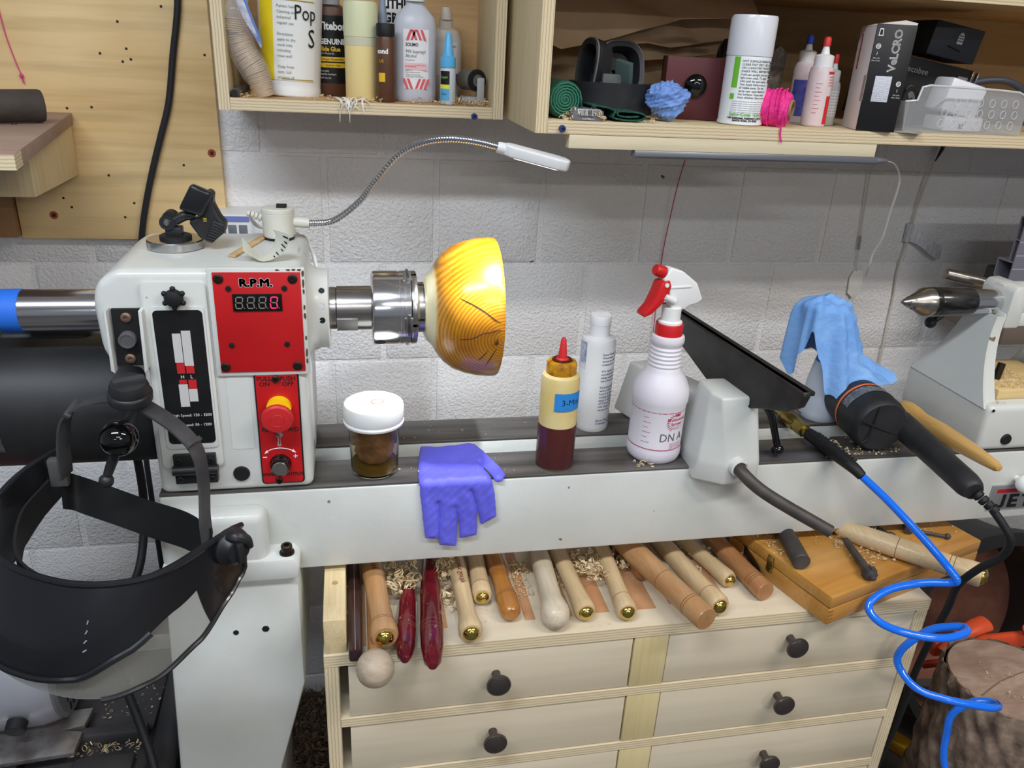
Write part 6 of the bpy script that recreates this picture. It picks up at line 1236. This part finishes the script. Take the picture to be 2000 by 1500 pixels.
B().rng((-.0165, -.0042, .008), (.0165, .0042, .0235), .002, Matrix.Translation(rk) @ Matrix.Rotation(R(24), 4, 'Z') @ Matrix.Rotation(R(12), 4, 'X')).out('ratchet_grip', strapm, FS)
hb_ = [Lp+V((.018, -.01, -.026)), Lp+V((.03, .004, -.04)), V((-.300, -.118, .008)), V((-.255, -.132, -.006)), V((-.205, -.160, -.010)), V((-.172, -.195, -.012))]
band(hb_, .046, .0026, blackm, 'rear_band', V((0, .25, 1)).normalized())
fb = [ps(176, -.02, .86), ps(150, -.03, .82), ps(110, -.04, .78), ps(70, -.04, .80), ps(35, -.03, .84), ps(8, -.02, .9)]
band(fb, .032, .003, blackm, 'brow_band', V((0, 0, 1)))
B().rng((-.010, -.006, -.02), (.010, .006, .016), .003, Matrix.Translation(Lp+V((.018, -.006, -.002)))).out('left_bracket', mk('grey_bracket', (84, 82, 80), .5), FS)
for i in range(4): B().rng((-.0006, -.0003, -.0022), (.0006, .0003, .0022), 0, Matrix.Translation(ps(66, -.038-.009*i, 1.006)) @ Matrix.Rotation(R(20+12*i), 4, 'Y')).out('scuff', mk('scuff_white', (150, 155, 165), .6), FS, smooth=0)
# ================================================================ CORDS, STRINGS AND THINGS ON THE WALL
o = B().tube([(-.262, .490, .68), (-.269, .492, .574), (-.286, .494, .49), (-.301, .494, .416), (-.320, .493, .36), (-.339, .492, .305), (-.356, .492, .25), (-.369, .491, .198), (-.383, .49, .12), (-.40, .47, .0), (-.41, .46, -.2), (-.41, .46, -.92)], .0055, 12, 7).out('hanging_cord', mk('cord_black', (34, 34, 38), .45)); tag(o, 'thick black power cord hanging down the plywood board', 'cord')
pinks = mk('pink_string', (214, 70, 130), .7)
t = thing('chalk_string', 'short neon pink string with a knot hanging on the plywood board', 'string', (-.54, .49, .45), world=True)
B().tube([(-.5505, .497, .70), (-.5395, .497, .585), (-.5345, .497, .515), (-.5260, .497, .468), (-.5215, .497, .452)], .0009, 6, 6).out('string', pinks, t); B().sph((-.5210, .4955, .449), .0030, 12, sc=(1, 1, 1.4)).tube([(-.521, .496, .447), (-.5195, .496, .438)], .0014, 6, 1).out('knot', pinks, t)
reds = mk('red_string', (192, 66, 84), .7)
o = B().tube([(.636, .470, .4215), (.6345, .480, .37), (.629, .495, .30), (.6245, .505, .22), (.6215, .5105, .15), (.6225, .5125, .08), (.6235, .513, .0), (.6265, .513, -.08), (.627, .513, -.2)], .0011, 6, 7).out('red_string', reds); tag(o, 'thin red string hanging down the block wall behind the spray bottle', 'string')
# wall shelf with pipe
t = thing('wall_shelf', 'rough plywood wall shelf on a pine block at the left edge', 'shelf', (-.45, .42, .33), world=True)
shp = wood('rough_ply', (150, 122, 108), (164, 136, 120), 'X', 2, .7)
B().prism([(-.80, .0), (-.3735, .0), (-.456, .4985), (-.80, .4985)], .376, .394, None, .0006, plane='XY').out('shelf_board', shp, t)
B().prism([(-.80, -.0006), (-.3730, -.0006), (-.4552, .47), (-.4558, .47), (-.3738, -.0001), (-.80, -.0001)], .3765, .3935, None, plane='XY').out('board_edge', pez, t, smooth=0)
pine = wood('pine_block', (214, 192, 146), (224, 204, 162), 'Z', 4, .65, 8, pos=True)
B().rng((-.515, .285, .293), (-.459, .4985, .3755), .002).out('support_block', pine, t)
for q in ((-.455, .34, .394), (-.475, .30, .394)): B().lathe([(0, .0014), (.003, .0012), (.004, 0)], q, n=12).out('screw', chrome, t)
t = thing('rubber_pipe', 'dark brown rubber pipe section lying on the wall shelf', 'pipe', (-.5, .3, .394), world=True)
pm_ = mk('brown_rubber', (72, 64, 58), .75, var=(20, (58, 50, 46)), bump=(120, .3))
B().lathe([(0, 0), (.016, 0), (.0185, .003), (.0190, .1), (.0225, .102), (.0230, .19), (.0215, .194), (0, .194)], (-.612, .235, .4180), (.86, .5, 0), 36).out('pipe', pm_, t)
# hanging pads and wires at right
wirem = mk('cream_wire', (214, 208, 196), .5)
o = B().tube([(.8165, .1362, .3970), (.8362, .14, .3907), (.8568, .15, .3715), (.8661, .16, .3497), (.8771, .18, .3086), (.8889, .2, .2608), (.8928, .22, .229), (.8979, .23, .2032), (.91, .25, .18)], .0020, 8, 7, flat=.4).out('led_wire', wirem); tag(o, 'flat white wire drooping from the end of the LED bar', 'wire')
t = thing('touch_pad', 'small oval white pad hanging on a thin wire in front of the wall', 'sensor pad', (1.075, .505, .1), world=True)
B().tube([(1.054, .49, .418), (1.056, .508, .33), (1.062, .51, .25), (1.067, .51, .19)], .0016, 7, 5).out('lead', wirem, t); B().tube([(1.067, .51, .195), (1.0695, .51, .165)], .0026, 8, 3).out('sleeve', mk('grey_sleeve', (150, 150, 150), .5), t); B().tube([(1.0695, .51, .166), (1.0755, .5125, .135), (1.079, .513, .115)], .0010, 6, 4).out('thin_lead', wirem, t)
B().prism([(-.014, -.022), (0, -.033), (.014, -.024), (.0165, 0), (.014, .024), (.004, .031), (-.010, .029), (-.0165, .012)], -.002, .002, TR(1.0825, .5145, .088), .001).out('pad', mk('pad_white', (250, 248, 242), .6), t)
o = B().tube([(1.196, .50, .418), (1.197, .505, .36), (1.190, .512, .27), (1.187, .513, .19), (1.180, .514, .12), (1.186, .5145, .06), (1.188, .5145, .0), (1.192, .5145, -.08), (1.196, .515, -.2)], .0022, 7, 7).out('wall_wire', wirem); tag(o, 'thin cream wire running down the block wall near the tailstock', 'wire')
t = thing('cable_clip', 'black hook clip under the right cabinet holding the cream wire', 'clip', (1.19, .5, .4), world=True)
B().tube([(1.170, .50, .4215), (1.168, .50, .405), (1.185, .498, .396), (1.202, .50, .398), (1.206, .503, .38), (1.198, .505, .355)], [.004, .006, .006, .007, .007, .003], 10, 5, flat=.5).out('hook', blackm, t)
t = thing('wire_tag', 'silver printed wrap tag stuck on the cream wire', 'tag', (1.22, .51, .19), world=True)
tagm = mk('silver_tag', (222, 224, 230), .4, .1, var=(90, (180, 182, 190), (4, 4, .6)))
B().grid(lambda u, v: (1.183+.085*u, .508-.012*math.sin(u*2.6), .215-.040*u-.030*v+.003*math.sin(u*6)), 14, 2).solid(.0005).out('tag_flag', tagm, t); B().rng((1.176, .507, .182), (1.1915, .516, .222), .001).out('tag_wrap', tagm, t)
# aluminium extrusion at the far right
t = thing('aluminium_extrusion', 'grey ribbed aluminium profile leaning by the wall behind the tailstock', 'profile', (1.33, .3, .1), world=True)
am = mk('anodised_grey', (150, 146, 158), .4, .5); ams = mk('extrusion_dark', (40, 38, 42), .5)
def bar_(y0, y1, z0, z1, nm='web', m=am, x0=1.25): B().rng((x0, y0, z0), (1.72, y1, z1)).out(nm, m, t, smooth=0)
bar_(.2835, .2860, .0655, .283, 'front_plate')
for z in (.102, .1285, .155, .1815, .208, .2345, .261): bar_(.2828, .2836, z, z+.0016, 'rib_line', mk('rib_light', (206, 204, 212), .4, .5))
for q in ((.286, .325, .1935, .1965), (.286, .325, .158, .161), (.3225, .325, .146, .1935), (.2955, .298, .1965, .283), (.286, .2955, .237, .2395), (.286, .2955, .2805, .283), (.303, .3055, .0655, .158)): bar_(*q)
bar_(.2862, .3222, .1612, .1932, 'dark_core', ams, 1.29); bar_(.2862, .2953, .1968, .2368, 'dark_core', ams, 1.28); bar_(.2862, .2953, .2398, .2803, 'dark_core', ams, 1.28); bar_(.3056, .335, .0656, .145, 'dark_core', ams, 1.255)
B().rng((1.252, .328, .0656), (1.40, .352, .176), .006).out('black_end', ams, t)
tag(B().rng((1.262, .27, .030), (1.74, .5185, .0650), .002).out('shelf_ledge', mk('dull_post', (110, 96, 84), .7)), 'dull brown wooden ledge on the wall carrying the aluminium profile', 'ledge')
# ================================================================ LOW RIGHT AND LOW LEFT
# log stump with bark
def stumpfn(c, r, z0, z1):
    def fn(u, v):
        a = 2*PI*u; z = z0+(z1-z0)*v; k = .5+.5*math.sin(a*17+3*math.sin(z*38+a*2)+z*22); k2 = math.sin(a*41+z*90)*.5+math.sin(z*150+a*23)*.4
        rr = r*(1.12-.10*v)*(1+.03*math.sin(3*a+1))+.006*k+.0022*k2
        return (c[0]+rr*math.cos(a), c[1]+rr*math.sin(a), z)
    return fn
bark = mk('grey_bark', (156, 134, 116), .9, var=(26, (84, 68, 58)), bump=(45, 1.0))
ST = thing('log_stump', 'upright bark covered log stump with sawn top in front of the dark bin', 'stump', (1.135, -.10, -.93), world=True)
fn = stumpfn((1.135, -.10), .102, -.93, -.468)
B().grid(fn, 150, 46).out('bark', bark, ST, smooth=60)
B().lathe([(.1035, 0), (.102, .004), (.06, .0055), (0, .0055)], (1.135, -.10, -.4735), n=60).out('sawn_top', wood('weathered_end', (176, 150, 130), (150, 122, 104), 'X', 5, .8, 3), ST)
B().tube([(1.05, -.13, -.468), (1.11, -.105, -.4675), (1.17, -.09, -.468)], .0012, 6, 4).out('saw_mark', mk('saw_groove', (120, 96, 80), .9), ST)
shavings('stump_chips', [(1.09, 1.19, -.17, -.06, -.4675, 24, .008)], 'few pale chips lying on the sawn stump top', seed=12)
# large dark bin on its side
BN = thing('plastic_bin', 'large dark grey plastic bin lying open behind the stump', 'bin', (1.41, .25, -.93), world=True)
bd_ = V((-.10, -1, .30)).normalized(); bc = V((1.40, .14, -.645))
binm = mk('bin_grey', (66, 66, 64), .55, var=(6, (54, 54, 53)))
B().lathe([(.238, -.31), (.245, -.06), (.262, -.05), (.266, .0), (.258, .008), (.236, .0), (.228, -.05), (.22, -.31)], bc, bd_, 64).out('bin_shell', binm, BN)
B().lathe([(.2275, -.03), (.222, -.28), (0, -.30)], bc, bd_, 56).out('bin_liner', mk('rusty_inside', (150, 98, 78), .8, var=(14, (112, 72, 58))), BN)
orc = mk('clamp_orange', (226, 84, 44), .45)
CL = thing('bar_clamp', 'orange bar clamp lying inside the dark bin', 'clamp', (1.25, .1, -.56), world=True)
B().tube([(1.125, .045, -.535), (1.165, .05, -.505), (1.195, .055, -.492), (1.222, .06, -.489)], [.011, .016, .019, .020], 14, 4, flat=.7).out('clamp_grip', orc, CL)
B().rng((1.13, .065, -.570), (1.45, .082, -.535), .006, TR()).out('clamp_body', orc, CL)
B().tube([(1.38, .06, -.545), (1.345, .055, -.52), (1.325, .05, -.508)], [.02, .019, .014], 14, 4, flat=.7).out('clamp_trigger', orc, CL)
B().rng((1.12, .068, -.602), (1.30, .08, -.588), .003).out('clamp_bar', mk('red_bar', (168, 54, 36), .5), CL)
o = B().rng((-.05, -.008, -.25), (.05, .008, .25), .002, TR(1.085, .18, -.70, 0, 0, 24)).out('leaning_board', wood('dull_board', (138, 112, 84), (150, 124, 96), 'Z', 4, .7)); tag(o, 'dull brown wooden board standing behind the cabinet side', 'board')
YB = thing('yellow_level', 'yellow tool lying on the floor beside the cabinet', 'tool', (1.215, .14, -.93), rot=(0, 0, 118))
B().prism([(-.10, .0005), (.10, .0005), (.10, .03), (.088, .042), (.05, .030), (-.06, .030), (-.085, .042), (-.1, .03)], -.02, .02, None, .004).out('yellow_body', mk('tool_yellow', (216, 160, 36), .5), YB)
for x in (-.05, .05): B().rng((x-.02, -.0205, .008), (x+.02, .0205, .022), .002).out('dark_slot', blackm, YB)
# black moulded tool case with grey machine on it
TB = thing('black_tub', 'dusty black moulded plastic tub below the face shield', 'tub', (-.47, .02, -.93), world=True)
tubm = mk('dusty_black_plastic', (44, 43, 46), .55, var=(8, (60, 58, 58)), bump=(50, .12))
B().rng((-.70, -.16, -.93), (-.318, .20, -.475), .02, seg=3).out('tub_body', tubm, TB)
B().tube([(-.70, -.182, -.50), (-.37, -.18, -.50), (-.322, -.165, -.492), (-.306, -.12, -.478), (-.303, 0, -.455), (-.303, .12, -.438), (-.315, .185, -.434), (-.355, .205, -.434), (-.7, .205, -.434)], .019, 14, 7).out('tub_rim', tubm, TB)
B().rng((-.62, -.02, -.475), (-.335, .0, -.452), .004).out('ridge', tubm, TB); B().rng((-.62, .0, -.475), (-.33, .14, -.466), .004).out('raised_deck', tubm, TB)
B().rng((-.43, -.12, -.4755), (-.345, -.045, -.464), .006).out('corner_pad', tubm, TB)
shavings('tub_shavings', [(-.45, -.33, -.035, -.015, -.4745, 34, .010), (-.43, -.34, -.12, -.02, -.474, 40, .005), (-.42, -.33, .02, .12, -.465, 60, .005)], 'pale shavings scattered over the black plastic tub', seed=15)
GM = thing('grey_machine', 'rounded grey machine housing with slotted vent and red cap at the lower left', 'machine', (-.53, .06, -.466), world=True)
gm = mk('machine_grey', (150, 150, 156), .3, var=(6, (132, 132, 138)), coat=.2)
B().lathe([(0, -.2), (.08, -.2), (.094, -.18), (.098, -.10), (.098, -.02), (.093, .0), (.088, .006)], (-.465, .06, -.368), (1, .06, 0), 44, sx=.9).out('housing', gm, GM)
gr_ = B().lathe([(.089, .004), (.091, .009), (.085, .013), (.08, .012), (0, .014)], (-.465, .06, -.368), (1, .06, 0), 44, sx=.9).out('vent_plate', mk('vent_grey', (104, 104, 108), .5), GM)
for i in range(-3, 4):
    for j in range(-5, 6):
        y = j*.014+(.007 if i % 2 else 0); z = i*.021
        if y*y+z*z < .074**2: B().rng((-.4525, .0615+y-.0030, -.368+z-.0075), (-.4497, .0615+y+.0030, -.368+z+.0075), .001).out('vent_slot', blackm, gr_)
B().rng((-.60, .0, -.31), (-.478, .10, -.245), .012).out('red_cap', mk('cap_red', (186, 30, 34), .4), GM)
B().cyl((-.50, -.03, -.40), (-.50, -.044, -.405), .014).out('dark_knob', blackm, GM)
AB = thing('aluminium_bracket', 'scuffed aluminium plate with a notched end lying on the black tub', 'plate', (-.52, -.06, -.475), world=True)
B().prism([(-.70, -.075), (-.425, -.055), (-.4245, -.017), (-.452, -.010), (-.4245, -.004), (-.421, .030), (-.70, .012)], -.4520, -.4440, None, .001, plane='XY').out('plate', mk('scuffed_aluminium', (186, 184, 184), .38, .9, var=(40, (150, 140, 136))), AB)
B().rng((-.69, -.07, -.4748), (-.5, -.02, -.4521)).out('spacer', blackm, AB)
o = B().tube([(-.325, .10, .02), (-.322, .1, -.10), (-.325, .08, -.17), (-.335, .04, -.22), (-.372, -.015, -.26), (-.350, -.04, -.32), (-.325, -.07, -.39), (-.303, -.11, -.45), (-.29, -.17, -.52), (-.285, -.2, -.70), (-.28, -.21, -.925)], .0062, 12, 8).out('black_cable', blackm); tag(o, 'thick black power cable running down behind the face shield and over the tub', 'cable')
# hose on floor behind leg
o = B().tube([(-.10, .35, -.925), (-.02, .30, -.925), (.04, .33, -.925)], .008, 10, 6).out('floor_cable', blackm); tag(o, 'black cable lying in shavings between the leg and the cabinet', 'cable')
shavings('floor_shavings', [(-.28, .0, -.05, .50, -.929, 1500, .018), (-.2, -.03, .2, .5, -.915, 700, .02), (.84, 1.3, .0, .4, -.929, 60, .01)], 'brown heap of wood shavings on the floor between leg and cabinet', seed=21, m=mk('dusty_shavings', (150, 128, 98), .8, var=(60, (120, 98, 72))))
